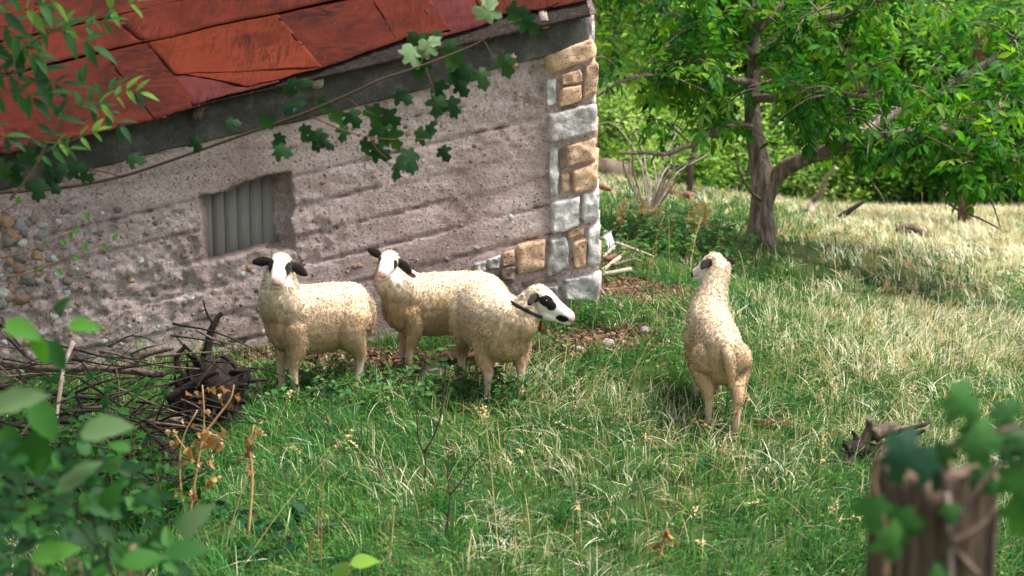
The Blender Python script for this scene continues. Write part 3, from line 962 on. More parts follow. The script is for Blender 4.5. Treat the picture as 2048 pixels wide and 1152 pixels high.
    tmp = bpy.data.objects.new('sheep_proto', me); COL.objects.link(tmp)
    md = tmp.modifiers.new('r', 'REMESH'); md.mode = 'VOXEL'; md.voxel_size = 0.0068 * S
    sm = tmp.modifiers.new('s', 'SMOOTH'); sm.factor = 0.5; sm.iterations = 5
    dg = bpy.context.evaluated_depsgraph_get(); dg.update()
    ev = bpy.data.meshes.new_from_object(tmp.evaluated_get(dg))
    bpy.data.objects.remove(tmp)
    nvt = len(ev.vertices)
    co = np.empty(nvt * 3, np.float32); ev.vertices.foreach_get('co', co); co = co.reshape(-1, 3).astype(float)
    nr = np.empty(nvt * 3, np.float32); ev.vertices.foreach_get('normal', nr); nr = nr.reshape(-1, 3).astype(float)
    L_ = co / S
    q = (L_ - hc) @ np.stack([hx, hy, hz], 1) / hsc
    qx, qy, qz = q.T
    # ---- where wool grows
    headish = (qx > -.03) & (np.abs(qy) < .1) & (qz > -.085) & (qz < .12) & (qx < .24)
    facew = np.clip((qx - .004 + .22 * np.maximum(-qz, 0)) / .02, 0, 1) * headish
    earw = np.zeros(nvt)
    for ep in ear_pts:
        ep2 = spline(ep, 12)
        dd = np.linalg.norm(L_[:, None] - ep2[None, 2:], axis=2).min(1)
        earw = np.maximum(earw, np.clip((.04 - dd) / .006, 0, 1) * (np.abs(qy) > .055))
    hgt = np.full(nvt, 9.0)
    for f in feet:
        near = np.hypot(L_[:, 0] - f[0], L_[:, 1] - f[1]) < .16
        hgt = np.where(near, np.minimum(hgt, L_[:, 2] - f[2]), hgt)
    legw = np.clip((.225 - hgt) / .05, 0, 1)
    woolw = (1 - facew) * (1 - earw) * (1 - legw)
    # fleece relief
    curl = fbm(L_[:, 0] * 40, L_[:, 1] * 40, L_[:, 2] * 26 + seed, 2)
    curlw = np.clip(.3 + (L_[:, 0] + .05) * 2.6 - np.clip(L_[:, 2] - .56, 0, 1) * 3, .15, 1)       # tight curls on chest and shoulders
    lump = fbm(L_[:, 0] * 9, L_[:, 1] * 9, L_[:, 2] * 9 + seed, 3) * .010 + curl * .012 * curlw
    co = co + nr * (lump * woolw * S)[:, None]
    # ---- colours of the coat
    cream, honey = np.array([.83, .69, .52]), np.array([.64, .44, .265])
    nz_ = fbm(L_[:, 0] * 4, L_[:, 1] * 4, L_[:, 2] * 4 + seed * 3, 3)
    lit_bleach = np.clip((L_[:, 2] - .44) / .2 + nz_ * .6, 0, 1)[:, None]         # lit back and shaded flanks put into the colour, with lanolin stain below
    col = honey * (1 - lit_bleach) + cream * lit_bleach
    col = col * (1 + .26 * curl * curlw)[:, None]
    white = np.array([.74, .68, .63])
    fcol = np.repeat(white[None], nvt, 0)
    cap = np.clip((.045 - qx + 1.1 * np.maximum(qz - .035, 0)) / .03, 0, 1)[:, None]
    fcol = fcol * (1 - .6 * cap) + .6 * cap * cream
    pink = np.clip((qx - .178 - .1 * np.abs(qy)) / .02, 0, 1) * np.clip((.05 + qz + .02) / .02, 0, 1)
    fcol = fcol * (1 - pink[:, None] * .8) + pink[:, None] * .8 * np.array([.62, .30, .27])
    for sgn in (1, -1):
        nst = np.exp(-(((qx - .198) / .009) ** 2 + ((qy - sgn * .014) / .008) ** 2 + ((qz + .028) / .006) ** 2))
        fcol *= (1 - .75 * nst)[:, None]
    mouth = np.exp(-((qz + .052 - .05 * np.maximum(.19 - qx, 0)) / .004) ** 2) * (qx > .12)
    fcol *= (1 - .7 * mouth)[:, None]
    co = co - nr * (mouth * .003 * S)[:, None]
    black = np.array([.012, .010, .010])
    patch = np.zeros(nvt)
    for (px, py, pz, rx, ry, rz_) in face:
        e = np.sqrt(((qx - px) / rx) ** 2 + ((qy - py) / ry) ** 2 + ((qz - pz) / rz_) ** 2) + .3 * fbm(qx * 32 + seed, qy * 32, qz * 32, 2)
        patch = np.maximum(patch, np.clip((1.05 - e) / .1, 0, 1))
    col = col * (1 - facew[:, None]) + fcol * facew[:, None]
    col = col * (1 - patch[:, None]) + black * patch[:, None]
    earc = np.array([.022, .015, .013])
    col = col * (1 - earw[:, None]) + earc * earw[:, None]
    lc = np.array([.50, .37, .30])
    col = col * (1 - legw[:, None] * .75) + lc * legw[:, None] * .75
    hoof = np.clip((.035 - hgt) / .008, 0, 1)[:, None]
    col = col * (1 - hoof) + np.array([.07, .05, .042]) * hoof
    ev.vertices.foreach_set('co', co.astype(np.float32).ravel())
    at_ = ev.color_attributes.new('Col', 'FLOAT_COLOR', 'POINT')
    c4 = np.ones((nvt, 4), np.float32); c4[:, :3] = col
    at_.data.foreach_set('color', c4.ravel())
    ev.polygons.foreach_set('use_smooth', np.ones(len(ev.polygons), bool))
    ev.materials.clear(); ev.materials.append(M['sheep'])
    root = empty('sheep', Vector(base), label, 'sheep', 'sheep grazing beside the shed', yaw)
    Wr = world_of(root)
    ev.name = 'body'
    bo = link('body', ev, root, Wr)
    # ---- wool: locks of strands
    ev.calc_loop_triangles()
    tri = np.empty(len(ev.loop_triangles) * 3, np.int32); ev.loop_triangles.foreach_get('vertices', tri); tri = tri.reshape(-1, 3)
    r_ = np.random.default_rng(seed + 50)
    def sample(n, wgt):
        p = co[tri]
        ar = np.linalg.norm(np.cross(p[:, 1] - p[:, 0], p[:, 2] - p[:, 0]), axis=1) * wgt[tri].mean(1)
        k = r_.choice(len(tri), n, p=ar / ar.sum())
        w1, w2 = r_.random(n), r_.random(n)
        fl = w1 + w2 > 1; w1[fl], w2[fl] = 1 - w1[fl], 1 - w2[fl]
        w0 = 1 - w1 - w2
        mixv = lambda A: A[tri[k, 0]] * w0[:, None] + A[tri[k, 1]] * w1[:, None] + A[tri[k, 2]] * w2[:, None]
        return mixv(co), mixv(nr), mixv(col), mixv(woolw[:, None])[:, 0]
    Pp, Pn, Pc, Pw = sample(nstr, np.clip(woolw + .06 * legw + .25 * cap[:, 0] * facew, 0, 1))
    Sp, Sn, Sc_, Sw = sample(4200, np.clip(woolw, 0, 1))
    # nearest lock seed (grid hashing kept simple: chunks)
    idx = np.empty(nstr, int)
    for s0 in range(0, nstr, 3000):
        idx[s0:s0 + 3000] = ((Pp[s0:s0 + 3000, None] - Sp[None]) ** 2).sum(2).argmin(1)
    down = np.array([0, 0, -1.0])
    lean = unit(np.array([-.35, 0, -1.0]))
    def tang(n): return lean - n * (n @ lean)[:, None]
    slen = .015 * S
    seed_tip = Sp + Sn * slen * .7 + tang(Sn) * slen * .7 + r_.normal(0, .004, Sp.shape)
    own_tip = Pp + Pn * slen * .65 + tang(Pn) * slen * .7 + r_.normal(0, .005, Pp.shape)
    short = np.clip(Pw, .25, 1)[:, None]
    tip = own_tip * .45 + seed_tip[idx] * .55
    tip = Pp + (tip - Pp) * short * r_.uniform(.6, 1.15, (nstr, 1))
    mid = (Pp + tip) * .5 + Pn * slen * .18 * short + r_.normal(0, .0022, Pp.shape)
    sd = np.cross(tip - Pp, Pn + r_.normal(0, .35, Pp.shape)); sd /= np.linalg.norm(sd, axis=1)[:, None] + 1e-9
    w = .0017 * S
    root_p = Pp - Pn * .003
    VV_ = np.stack([root_p - sd * w, root_p + sd * w, mid - sd * w * .9, mid + sd * w * .9, tip], 1).reshape(-1, 3)
    o5 = np.arange(nstr)[:, None] * 5
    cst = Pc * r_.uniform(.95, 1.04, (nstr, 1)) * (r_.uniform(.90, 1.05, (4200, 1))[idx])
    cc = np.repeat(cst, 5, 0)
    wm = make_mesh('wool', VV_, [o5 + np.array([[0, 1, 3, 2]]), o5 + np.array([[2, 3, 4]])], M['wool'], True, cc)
    wn = Pn * .9 + (tip - Pp) / (slen + 1e-9) * .12 + (Pp - Sp[idx]) / .02 * .10
    wn /= np.linalg.norm(wn, axis=1)[:, None]
    wm.normals_split_custom_set_from_vertices(np.repeat(wn, 5, 0).astype(np.float32))
    link('wool', wm, root, Wr)
    # ---- eyes
    for sgn in (1, -1):
        ce = H([.040, sgn * .054, .022]) * S
        V, F = ell_loft(ce + np.linspace(-1, 1, 9)[:, None] * hy * .011 * S, np.repeat(hx[None], 9, 0), np.repeat(hz[None], 9, 0),
                        .0125 * S * np.sqrt(np.maximum(1 - np.linspace(-1, 1, 9) ** 2, .001)), .010 * S * np.sqrt(np.maximum(1 - np.linspace(-1, 1, 9) ** 2, .001)), 12)
        link('eye', make_mesh('eye', V, F, M['eye']), root, Wr)
    if collar:
        ax = unit(n3 - n2); a1_ = unit(np.cross(ax, [0, 0, 1.0])); a2_ = np.cross(ax, a1_)
        cctr = n2 * .6 + n3 * .4
        th = np.linspace(0, 2 * math.pi, 40, endpoint=False)
        rr = .102 * neck_r
        ring = []
        for (o_, e_) in ((-.011, 0), (.011, 0), (.011, .006), (-.011, .006)):
            ring.append(cctr + ax * o_ + (rr + e_) * (np.cos(th)[:, None] * a1_ + np.sin(th)[:, None] * a2_ * 1.02))
        V = np.concatenate(ring) * S
        k = np.arange(40); k2 = (k + 1) % 40
        F = np.vstack([np.stack([k + 40 * i, k2 + 40 * i, k2 + 40 * ((i + 1) % 4), k + 40 * ((i + 1) % 4)], -1) for i in range(4)])
        co_ = link('collar', make_mesh('collar', V, F, M['leather']), root, Wr)
        lowp = ring[3][np.argmin(ring[3][:, 2])]
        prof = np.array([[0, .012], [.012, .014], [.03, .018], [.05, .023], [.06, .026], [.061, .001]])
        Cc = np.array([lowp + np.array([0, 0, -.012 - p]) for p, _ in prof]) * S
        V, F = ell_loft(Cc, np.repeat([[1.0, 0, 0]], 6, 0), np.repeat([[0, 1.0, 0]], 6, 0), prof[:, 1] * S, prof[:, 1] * S * .8, 16)
        link('bell', make_mesh('bell', V, F, M['brass']), co_, Wr)
    return root

R_ = math.radians
BIGP = [(.055, .058, .014, .058, .035, .045), (.055, -.058, .014, .058, .035, .045), (.0, .062, .03, .03, .03, .03), (.0, -.062, .03, .03, .03, .03)]
# facing the lens, body turned three quarters to the left
make_sheep('sheep nearest the window, chest and face turned to the viewer, black drooping ears', 632, 792, 8.55, R_(208), 0.0,
           (.24, .10, .80), R_(66), R_(-6), R_(-8), BIGP, 1.0, (-.01, .02, .03, -.05), seed=1,
           ear_droop=(.42, .05), neckbend=(-.02, .03, .02), lenf=.78, neck_r=1.02, fat=.94)
make_sheep('sheep standing sideways against the wall behind the collared one, head turned to viewer, mouth open', 880, 757, 9.0, R_(193), 0.0,
           (.35, .07, .76), R_(72), R_(-4), R_(-12), [(.055, .058, .014, .03, .032, .032), (.055, -.058, .014, .032, .032, .036)], 0.94, (0, .03, .02, -.03), seed=2, ear_droop=(.45, -.45), neckbend=(.0, .02, .02), fat=.98)
make_sheep('sheep with black leather collar and brass bell looking right, in front of the corner stones', 988, 768, 8.4, R_(-70), R_(-8),
           (.33, .17, .645), R_(64), R_(-16), R_(0), [(.046, -.06, .024, .040, .045, .032), (.074, -.052, .006, .028, .03, .028), (.054, .06, .026, .036, .04, .034), (.148, -.035, -.048, .034, .03, .022)], .94, (.0, -.02, .03, 0), seed=3,
           collar=True, ear_droop=(.1, .1), neck_r=1.02, fat=1.14, neckbend=(-.02, .05, -.05), lenf=.92, hsc=1.14)
make_sheep('lone sheep on the open grass seen from behind, head raised and turned left', 1426, 826, 8.0, R_(92), R_(9),
           (.42, -.06, .93), R_(36), R_(-14), R_(4), [(.045, .06, .016, .03, .03, .03), (.045, -.056, .018, .03, .03, .03), (.19, .03, -.03, .022, .03, .025)], 0.86, (.0, .03, .06, -.05), seed=4, ear_droop=(.3, -.05), tail_side=-.02,
           neck_r=.98, fat=.86)

# ------------------------------------------------------------------ leaf shapes
def leaf_simple(Lh=1.0, W=0.45, fold=0.12, droop=0.18, n=6, serr=0.0, seed=0):
    """ovate leaf along +x, normal +z; three verts per station"""
    t = np.linspace(0, 1, n)
    w = W * 0.5 * np.sin(np.pi * np.clip(t, 0, 1) ** 0.75) ** 0.9
    w[0] = w[-1] = 0.004
    z = -droop * t ** 2
    V = []
    for k in range(n):
        j = serr * (1 if k % 2 else -1) * w[k]
        V += [[t[k] * Lh, -(w[k] + j), z[k] + fold * w[k] * 2], [t[k] * Lh, 0, z[k]], [t[k] * Lh, w[k] + j, z[k] + fold * w[k] * 2]]
    F = []
    for k in range(n - 1):
        F += [[3 * k, 3 * k + 3, 3 * k + 4, 3 * k + 1], [3 * k + 1, 3 * k + 4, 3 * k + 5, 3 * k + 2]]
    return np.array(V), np.array(F)

def leaf_lobed(seed=0, curl=0.38):
    """field-maple leaf, five blunt lobes; stalk at the origin, +x to the tip"""
    pts = [(-0.02, 0.0), (-0.12, .16), (-.10, .34), (.08, .30), (.12, .44), (.26, .56), (.40, .52), (.42, .36), (.40, .24), (.56, .26), (.68, .34), (.80, .26), (.84, .14), (1.0, 0.0)]
    up = np.array(pts); dn = up[1:-1][::-1] * [1, -1]
    o = np.vstack([up, dn])
    r = np.random.default_rng(seed)
    o = o + r.normal(0, .015, o.shape)
    c = np.array([[.3, 0.0]])
    mid = c + (o - c) * 0.55
    P = np.vstack([c, mid, o])
    z = -curl * (P[:, 0] - .3) ** 2 - curl * 1.2 * np.abs(P[:, 1]) ** 1.5 + r.normal(0, .012, len(P))
    z[0] = 0
    n = len(o); k = np.arange(n); k2 = (k + 1) % n
    T = np.stack([np.zeros(n, int), 1 + k, 1 + k2], -1)
    Q = np.stack([1 + k, 1 + n + k, 1 + n + k2, 1 + k2], -1)
    return np.column_stack([P, z]), [T, Q]

def leaf_matrix(p, dirv, nrm, size):
    x = Vector(dirv).normalized(); z = Vector(nrm); z = (z - x * z.dot(x)).normalized(); y = z.cross(x)
    Mx = Matrix((x, y, z)).transposed().to_4x4()
    return Matrix.Translation(Vector(p)) @ Mx @ Matrix.Diagonal((size, size, size, 1))

def leaf_meshes(name, maker, cols, mat, k=4):
    out = []
    for i, c in enumerate(cols):
        V, F = maker(i)
        out.append(make_mesh(name, V, F, mat, True, np.repeat([c], len(V), 0)))
    return out

GREENS = np.array([[.050, .115, .020], [.035, .095, .022], [.075, .145, .022], [.028, .075, .022], [.10, .17, .028]])

def rot_dirs(n, r=rng):
    v = r.normal(0, 1, (n, 3)); return v / np.linalg.norm(v, axis=1)[:, None]

def quad_leaves(P, size, col, r, up=0.5, droop=0.0):
    """diamond leaves folded on the midrib: 4 verts, 2 tris each"""
    n = len(P)
    d = rot_dirs(n, r); d[:, 2] = d[:, 2] * .6 - droop; d /= np.linalg.norm(d, axis=1)[:, None]
    nn = rot_dirs(n, r); nn[:, 2] = np.abs(nn[:, 2]) + up
    sd = np.cross(d, nn); sd /= np.linalg.norm(sd, axis=1)[:, None] + 1e-9
    nn = np.cross(sd, d)
    s = size[:, None] if np.ndim(size) else np.full((n, 1), size)
    V = np.stack([P, P + d * s * .5 - sd * s * .26 + nn * s * .08, P + d * s, P + d * s * .5 + sd * s * .26 + nn * s * .08], 1).reshape(-1, 3)
    o = np.arange(n)[:, None] * 4
    return V, np.vstack([o + [[0, 1, 2]], o + [[0, 2, 3]]]), np.repeat(col, 4, 0)

# ------------------------------------------------------------------ walnut tree
tb = gp(1520, 489)
walnut = empty('walnut_tree', Vector(tb), 'large walnut tree with forked pale trunk and hanging green canopy', 'tree')
D0 = float(proj(tb)[2][0])
limbs = []      # polylines (x,y,z,r)
def limb(pix, r0, r1):
    P = np.array([at(*p) for p in pix])
    q = spline(P, max(6, 4 * len(P)))
    R = np.linspace(r0, r1, len(q))
    limbs.append(np.column_stack([q, R])); return q, R
tm = MB()
q = spline(np.array([np.append(tb + [0, 0, -.15], .21), np.append(at(1521, 455, D0), .165), np.append(at(1524, 410, D0), .15), np.append(at(1528, 372, D0), .165), np.append(at(1520, 320, D0), .135),
                     np.append(at(1508, 260, D0), .105), np.append(at(1505, 190, D0 + .05), .095), np.append(at(1510, 110, D0 + .1), .085), np.append(at(1500, 10, D0 + .1), .07), np.append(at(1490, -120, D0 + .1), .05), np.append(at(1480, -260, D0 + .1), .02)]), 60)
V, F = tube(q[:, :3], q[:, 3] * .74, 18, .10, 5)
tm.add(V, F)
limbs.append(q[30:])
trunk = tm.build('trunk', M['bark'], walnut)
LB = [([(1528, 380, D0), (1560, 350, D0 - .05), (1600, 322, D0 - .2), (1680, 296, D0 - .5), (1780, 278, D0 - .8), (1870, 258, D0 - 1.0), (1970, 235, D0 - 1.2), (2090, 190, D0 - 1.5)], .088, .025),
      ([(1670, 298, D0 - .5), (1760, 250, D0 - .2), (1880, 190, D0), (2000, 110, D0), (2100, 30, D0)], .06, .02),
      ([(1510, 256, D0), (1470, 252, D0 - .2), (1430, 265, D0 - .5), (1385, 290, D0 - .8), (1320, 308, D0 - 1.0), (1245, 306, D0 - 1.2)], .045, .012),
      ([(1506, 165, D0), (1440, 155, D0 - .3), (1370, 143, D0 - .5), (1290, 152, D0 - .8), (1195, 186, D0 - .9)], .04, .012),
      ([(1508, 110, D0), (1420, 60, D0 + .3), (1320, 20, D0 + .4), (1230, -40, D0 + .4)], .05, .015),
      ([(1508, 120, D0), (1600, 60, D0 - .6), (1720, 20, D0 - 1.3), (1830, -20, D0 - 1.9)], .06, .02),
      ([(1506, 200, D0), (1570, 190, D0 - .7), (1660, 185, D0 - 1.4), (1760, 190, D0 - 2.0)], .045, .015),
      ([(1505, 60, D0), (1640, -60, D0 + .4), (1800, -120, D0 + .6)], .05, .02),
      ([(1495, 40, D0), (1440, -80, D0 - .8), (1380, -180, D0 - 1.4)], .05, .02),
      ([(1870, 258, D0 - 1.0), (1920, 270, D0 - 1.3), (1990, 300, D0 - 1.6), (2070, 350, D0 - 1.9)], .045, .012),
      ([(1526, 400, D0 - .1), (1490, 360, D0 - .5), (1465, 300, D0 - .7)], .018, .006),
      ([(1780, 278, D0 - .8), (1860, 340, D0 - 1.2), (1900, 410, D0 - 1.4), (2000, 452, D0 - 1.5)], .02, .006),
      ([(1970, 300, D0 - 1.5), (1975, 370, D0 - 1.6), (2000, 450, D0 - 1.6)], .012, .005)]
for pix, r0, r1 in LB:
    q, R = limb(pix, r0, r1)
    q = q + np.column_stack([.03 * vnoise(q[:, 0] * 4, q[:, 2] * 4, 7), .03 * vnoise(q[:, 0] * 4, q[:, 1] * 4, 9), .04 * vnoise(q[:, 0] * 4, q[:, 1] * 4, 3)])
    limbs[-1][:, :3] = q
    V, F = tube(q, R, 10, .10, 8)
    obj('branch', V, F, M['bark'], walnut)
# crown: twigs carry drooping compound leaves
r = np.random.default_rng(21)
LIM_U = [1150, 1190, 1260, 1330, 1400, 1480, 1560, 1620, 1680, 1760, 1850, 1950, 2048, 2200]
LIM_V = [235, 235, 235, 322, 320, 300, 325, 345, 385, 402, 392, 412, 440, 450]
twm = MB()
leafP, leafD = [], []
for lb in limbs:
    Ltot = np.linalg.norm(np.diff(lb[:, :3], axis=0), axis=1).sum()
    for _ in range(int(Ltot * 9) + 3):
        k = int(r.uniform(.18, 1) * (len(lb) - 1))
        p = lb[k, :3]
        dv = unit(r.normal(0, 1, 3) * [1, 1, .55] + [0, -.1, .12])
        ln = r.uniform(.35, 1.0)
        tw = spline(np.array([p, p + dv * ln * .5 + [0, 0, .06], p + dv * ln + [0, 0, -.12 * ln]]), 7)
        tu, tv_, _ = proj(tw)
        if (tv_ > np.interp(tu, LIM_U, LIM_V) - 10).any(): continue
        V, F = tube(tw, np.linspace(.011, .003, 7), 5)
        twm.add(V, F)
        for _2 in range(int(r.integers(9, 14))):
            f = r.uniform(.25, 1)
            pp = tw[int(f * 6)]
            leafP.append(pp + r.normal(0, .03, 3))
            ld = unit(dv * .5 + r.normal(0, .7, 3) + [0, 0, -.45])
            leafD.append(ld)
twigs = twm.build('twigs', M['bark'], walnut)
leafP, leafD = np.array(leafP), np.array(leafD)
pu, pv, pd = proj(leafP + leafD * .2)
keep = pv < np.interp(pu, LIM_U, LIM_V) + r.normal(0, 14, len(pu))
keep &= ~((np.abs(pu - 1512) < 42) & (pv > 130) & (pd < D0 + .1) & (r.random(len(pu)) < .9))
leafP, leafD, pu, pv, pd = leafP[keep], leafD[keep], pu[keep], pv[keep], pd[keep]

def pinnate(p, dv, size, rr):
    """leaflets of one compound leaf: origin, direction, length, width"""
    out = []
    side = unit(np.cross(dv, [0, 0, 1.0]) + 1e-6)
    upn = np.cross(side, dv)
    npair = int(rr.integers(2, 4))
    Lr = size
    for k in range(npair):
        t = .35 + .5 * k / max(1, npair - 1)
        for s in (1, -1):
            d2 = unit(dv * .55 + side * s * .85 + np.array([0, 0, -.35]) + rr.normal(0, .12, 3))
            out.append((p + dv * Lr * t, d2, size * .42 * rr.uniform(.8, 1.1)))
    out.append((p + dv * Lr * .9, unit(dv + [0, 0, -.3]), size * .5))
    return out, upn, side

def leaflet_arrays(items, normals, cols, rr, wid=.42):
    P = np.array([i[0] for i in items]); Dd = np.array([i[1] for i in items]); S = np.array([i[2] for i in items])[:, None]
    n = len(P)
    nn = normals + rr.normal(0, .3, (n, 3))
    sd = np.cross(Dd, nn); sd /= np.linalg.norm(sd, axis=1)[:, None] + 1e-9
    nn = np.cross(sd, Dd)
    w = S * wid * .5
    dr = np.array([0, 0, -1.0]) * S
    V = np.stack([P, P + Dd * S * .3 - sd * w * .85 + nn * w * .3, P + Dd * S * .3 + sd * w * .85 + nn * w * .3, P + Dd * S * .3,
                  P + Dd * S * .65 - sd * w * .9 + nn * w * .25 + dr * .05, P + Dd * S * .65 + sd * w * .9 + nn * w * .25 + dr * .05, P + Dd * S * .65 + dr * .06, P + Dd * S + dr * .16], 1).reshape(-1, 3)
    o = np.arange(n)[:, None] * 8
    T = np.vstack([o + [[0, 1, 3]], o + [[0, 3, 2]], o + [[4, 7, 6]], o + [[6, 7, 5]]])
    Q = np.vstack([o + [[1, 4, 6, 3]], o + [[3, 6, 5, 2]]])
    return V, [T, Q], np.repeat(cols, 8, 0)

WG = np.array([[.045, .165, .016], [.028, .125, .018], [.075, .195, .016], [.020, .100, .016], [.125, .24, .020]])
# the 300 compound leaves that show largest become parts of their own
inview = (pu > 1190) & (pu < 2060) & (pv > -20) & (pv < 450)
order = np.argsort(np.where(inview, pd, 99))
near_idx = order[:300]
protos = []
for k in range(6):
    rr = np.random.default_rng(90 + k)
    its, upn, sdv = pinnate(np.zeros(3), np.array([1.0, 0, 0]), 1.0, rr)
    V, F, C = leaflet_arrays(its, np.repeat([[0, 0, 1.0]], len(its), 0), np.repeat([WG[k % 5] * rr.uniform(.9, 1.15)], len(its), 0), rr)
    mbx = MB(); mbx.add(V, F, C)
    tv, tf = tube(np.array([[0, 0, 0], [.5, 0, .02], [.95, 0, 0]]), [.012, .01, .006], 4); mbx.add(tv, tf, WG[4])
    V, F, C = mbx.data()
    protos.append(make_mesh('leaf', V, F, M['leaf'], True, C))
for i in near_idx:
    link('leaf', protos[r.integers(0, 6)], walnut, leaf_matrix(leafP[i], leafD[i], [r.normal(0, .3), r.normal(0, .3), 1.0], r.uniform(.18, .28)))
items, nrm, cols = [], [], []
rest = np.setdiff1d(np.arange(len(leafP)), near_idx)
for i in rest:
    its, upn, sdv = pinnate(leafP[i], leafD[i], r.uniform(.17, .27), r)
    items += its; nrm += [upn] * len(its); c = WG[r.integers(0, 5)] * r.uniform(.8, 1.2); cols += [c] * len(its)
V, F, C = leaflet_arrays(items, np.array(nrm), np.array(cols), r)
crown = obj('crown', V, F, M['leaf'], walnut, True, C)
crown['kind'] = 'stuff'
print('walnut leaves', len(leafP), 'leaflets', len(items))

# ------------------------------------------------------------------ trees and bushes beyond the meadow
def far_tree(name, label, cat, base, height, rx, ry, zc, rz, nclump, per, size, cols, seed, trunk_r=.09, lean=(0, 0), group=None, sp=.3, trunk_h=None):
    rr = np.random.default_rng(seed)
    base = np.asarray(base, float)
    t = empty(name, Vector(base), label, cat, group)
    mbx = MB()
    top = base + [lean[0], lean[1], height * .8]
    q = spline(np.array([base - [0, 0, .1], base + np.array([lean[0] * .3 + rr.normal(0, .05), lean[1] * .3, height * .3]), base + np.array([lean[0] * .6, lean[1] * .6, height * .55]), top]), 16)
    V, F = tube(q, np.linspace(trunk_r, trunk_r * .25, 16), 9, .1, 6); mbx.add(V, F)
    ctr = base + [lean[0], lean[1], zc]
    d = rot_dirs(nclump, rr); rad = rr.uniform(.35, 1, nclump) ** .5
    cl = ctr + d * rad[:, None] * [rx, ry, rz]
    cl[:, 2] = np.maximum(cl[:, 2], g(cl[:, 0], cl[:, 1]) + .1)
    for k in range(0, nclump, 3):
        st = q[rr.integers(5, 15)]
        V, F = tube(spline(np.array([st, (st + cl[k]) / 2 + [0, 0, .1], cl[k]]), 6), np.linspace(trunk_r * .3, .008, 6), 5); mbx.add(V, F)
    mbx.build('trunk', M['farbark'], t)
    P = np.repeat(cl, per, 0) + rr.normal(0, sp, (nclump * per, 3)) * [1, 1, .75]
    P[:, 2] = np.maximum(P[:, 2], g(P[:, 0], P[:, 1]) + .03)
    cc = np.array(cols)[rr.integers(0, len(cols), nclump)] * rr.uniform(.75, 1.25, (nclump, 1))
    V, F, C = quad_leaves(P, size * rr.uniform(.7, 1.25, len(P)), np.repeat(cc, per, 0) * rr.uniform(.85, 1.15, (len(P), 1)), rr)
    obj('crown', V, F, M['leaf'], t, True, C)
    return t

FG = [(.055, .155, .026), (.075, .19, .03), (.035, .11, .024), (.11, .22, .04)]
BRT = [(.22, .36, .085), (.28, .42, .12), (.18, .31, .075), (.36, .46, .20)]
def gd(u, d):      # ground point in pixel column u at depth d
    x = (u - CU) / F_PX * d; y = d
    return np.array([x, y, gz(x, y)])
specs = [
    ('broadleaf_tree', 'sunlit pale green tree directly behind the shed corner', 'tree', gd(1225, 24), 6.5, 1.6, 1.4, 3.6, 2.6, 90, 130, .13, BRT, 1, .10),
    ('broadleaf_tree', 'bright tree left of the walnut trunk, behind the bare shrub', 'tree', gd(1370, 27), 7, 1.8, 1.5, 3.8, 2.8, 100, 130, .14, BRT + FG[:1], 2, .10),
    ('broadleaf_tree', 'slim dark trunked tree just left of the walnut trunk at the meadow edge', 'tree', gd(1460, 26), 6, 1.4, 1.4, 3.4, 2.4, 80, 130, .14, FG, 3, .10),
    ('broadleaf_tree', 'mid green tree at the meadow edge right of the walnut trunk', 'tree', gd(1600, 27), 7, 1.9, 1.5, 3.6, 2.8, 110, 130, .15, FG + BRT[:2], 4, .12),
    ('broadleaf_tree', 'dark green bushy tree behind the long right limb', 'tree', gd(1740, 27), 7, 1.9, 1.5, 3.3, 3.0, 120, 130, .15, FG + BRT[:2], 5, .12),
    ('broadleaf_tree', 'leafy tree with a yellowish gap beside it at the far right of the meadow', 'tree', gd(1860, 29), 7.5, 1.8, 1.5, 3.8, 2.8, 100, 130, .15, FG + BRT[:1], 6, .13),
    ('broadleaf_tree', 'rightmost dense tree along the meadow edge', 'tree', gd(2010, 27), 7, 1.8, 1.6, 3.6, 2.9, 110, 130, .15, FG + BRT[:1], 7, .14),
    ('broadleaf_tree', 'tall tree rising above the right end of the wood edge', 'tree', gd(2120, 33), 9, 2.6, 1.8, 5.0, 3.8, 120, 120, .18, FG, 8, .16),
    ('broadleaf_tree', 'tall bright tree in the second row behind the walnut crown', 'tree', gd(1540, 34), 10, 2.8, 2.0, 5.6, 4.2, 140, 120, .19, BRT + FG, 9, .18),
    ('broadleaf_tree', 'tall tree in the second row behind the shed roof', 'tree', gd(1290, 34), 10, 2.6, 2.0, 5.6, 4.2, 130, 120, .19, BRT, 10, .18),
    ('broadleaf_tree', 'tall dark tree in the second row behind the hanging limb', 'tree', gd(1800, 36), 10, 3.0, 2.0, 5.6, 4.2, 140, 120, .20, FG + BRT[:2], 11, .18),
    ('broadleaf_tree', 'tall tree hidden behind the roof ridge left of the corner', 'tree', gd(1080, 32), 10, 2.6, 2.0, 5.6, 4.0, 110, 120, .19, BRT, 12, .18)]
for sp_ in specs: far_tree(*sp_, sp=.34)
bushes = [(1215, 21, .9, .8, BRT, 'pale sunlit bush close behind the shed corner'), (1330, 22.5, 1.0, .7, BRT, 'round pale bush behind the fallen brown log'), (1425, 23.5, .9, .8, BRT + FG, 'dark bush at the foot of the slim tree left of the walnut'),
          (1590, 24, 1.1, .7, BRT, 'bright low bush right behind the walnut trunk'), (1690, 24.5, 1.2, .85, BRT + FG, 'dark hedge bush behind the snapped hanging branch'), (1790, 25, 1.1, .8, BRT + FG, 'dense bush in the middle of the far hedge'),
          (1890, 25.5, 1.0, .7, BRT, 'yellow green bush behind the short thick trunk'), (1985, 25, 1.2, .9, FG + BRT, 'dark bush in the right part of the far hedge'), (2080, 25, 1.2, .9, FG, 'hedge bush at the right edge of the picture')]
for k, (u, d, rx, rz, cols, lab) in enumerate(bushes):
    far_tree('bush', lab, 'bush', gd(u, d + 1.5), rz * 2.0, rx, rx * .8, rz * .9, rz, 46, 120, .10, cols, 60 + k, .035, sp=.2)

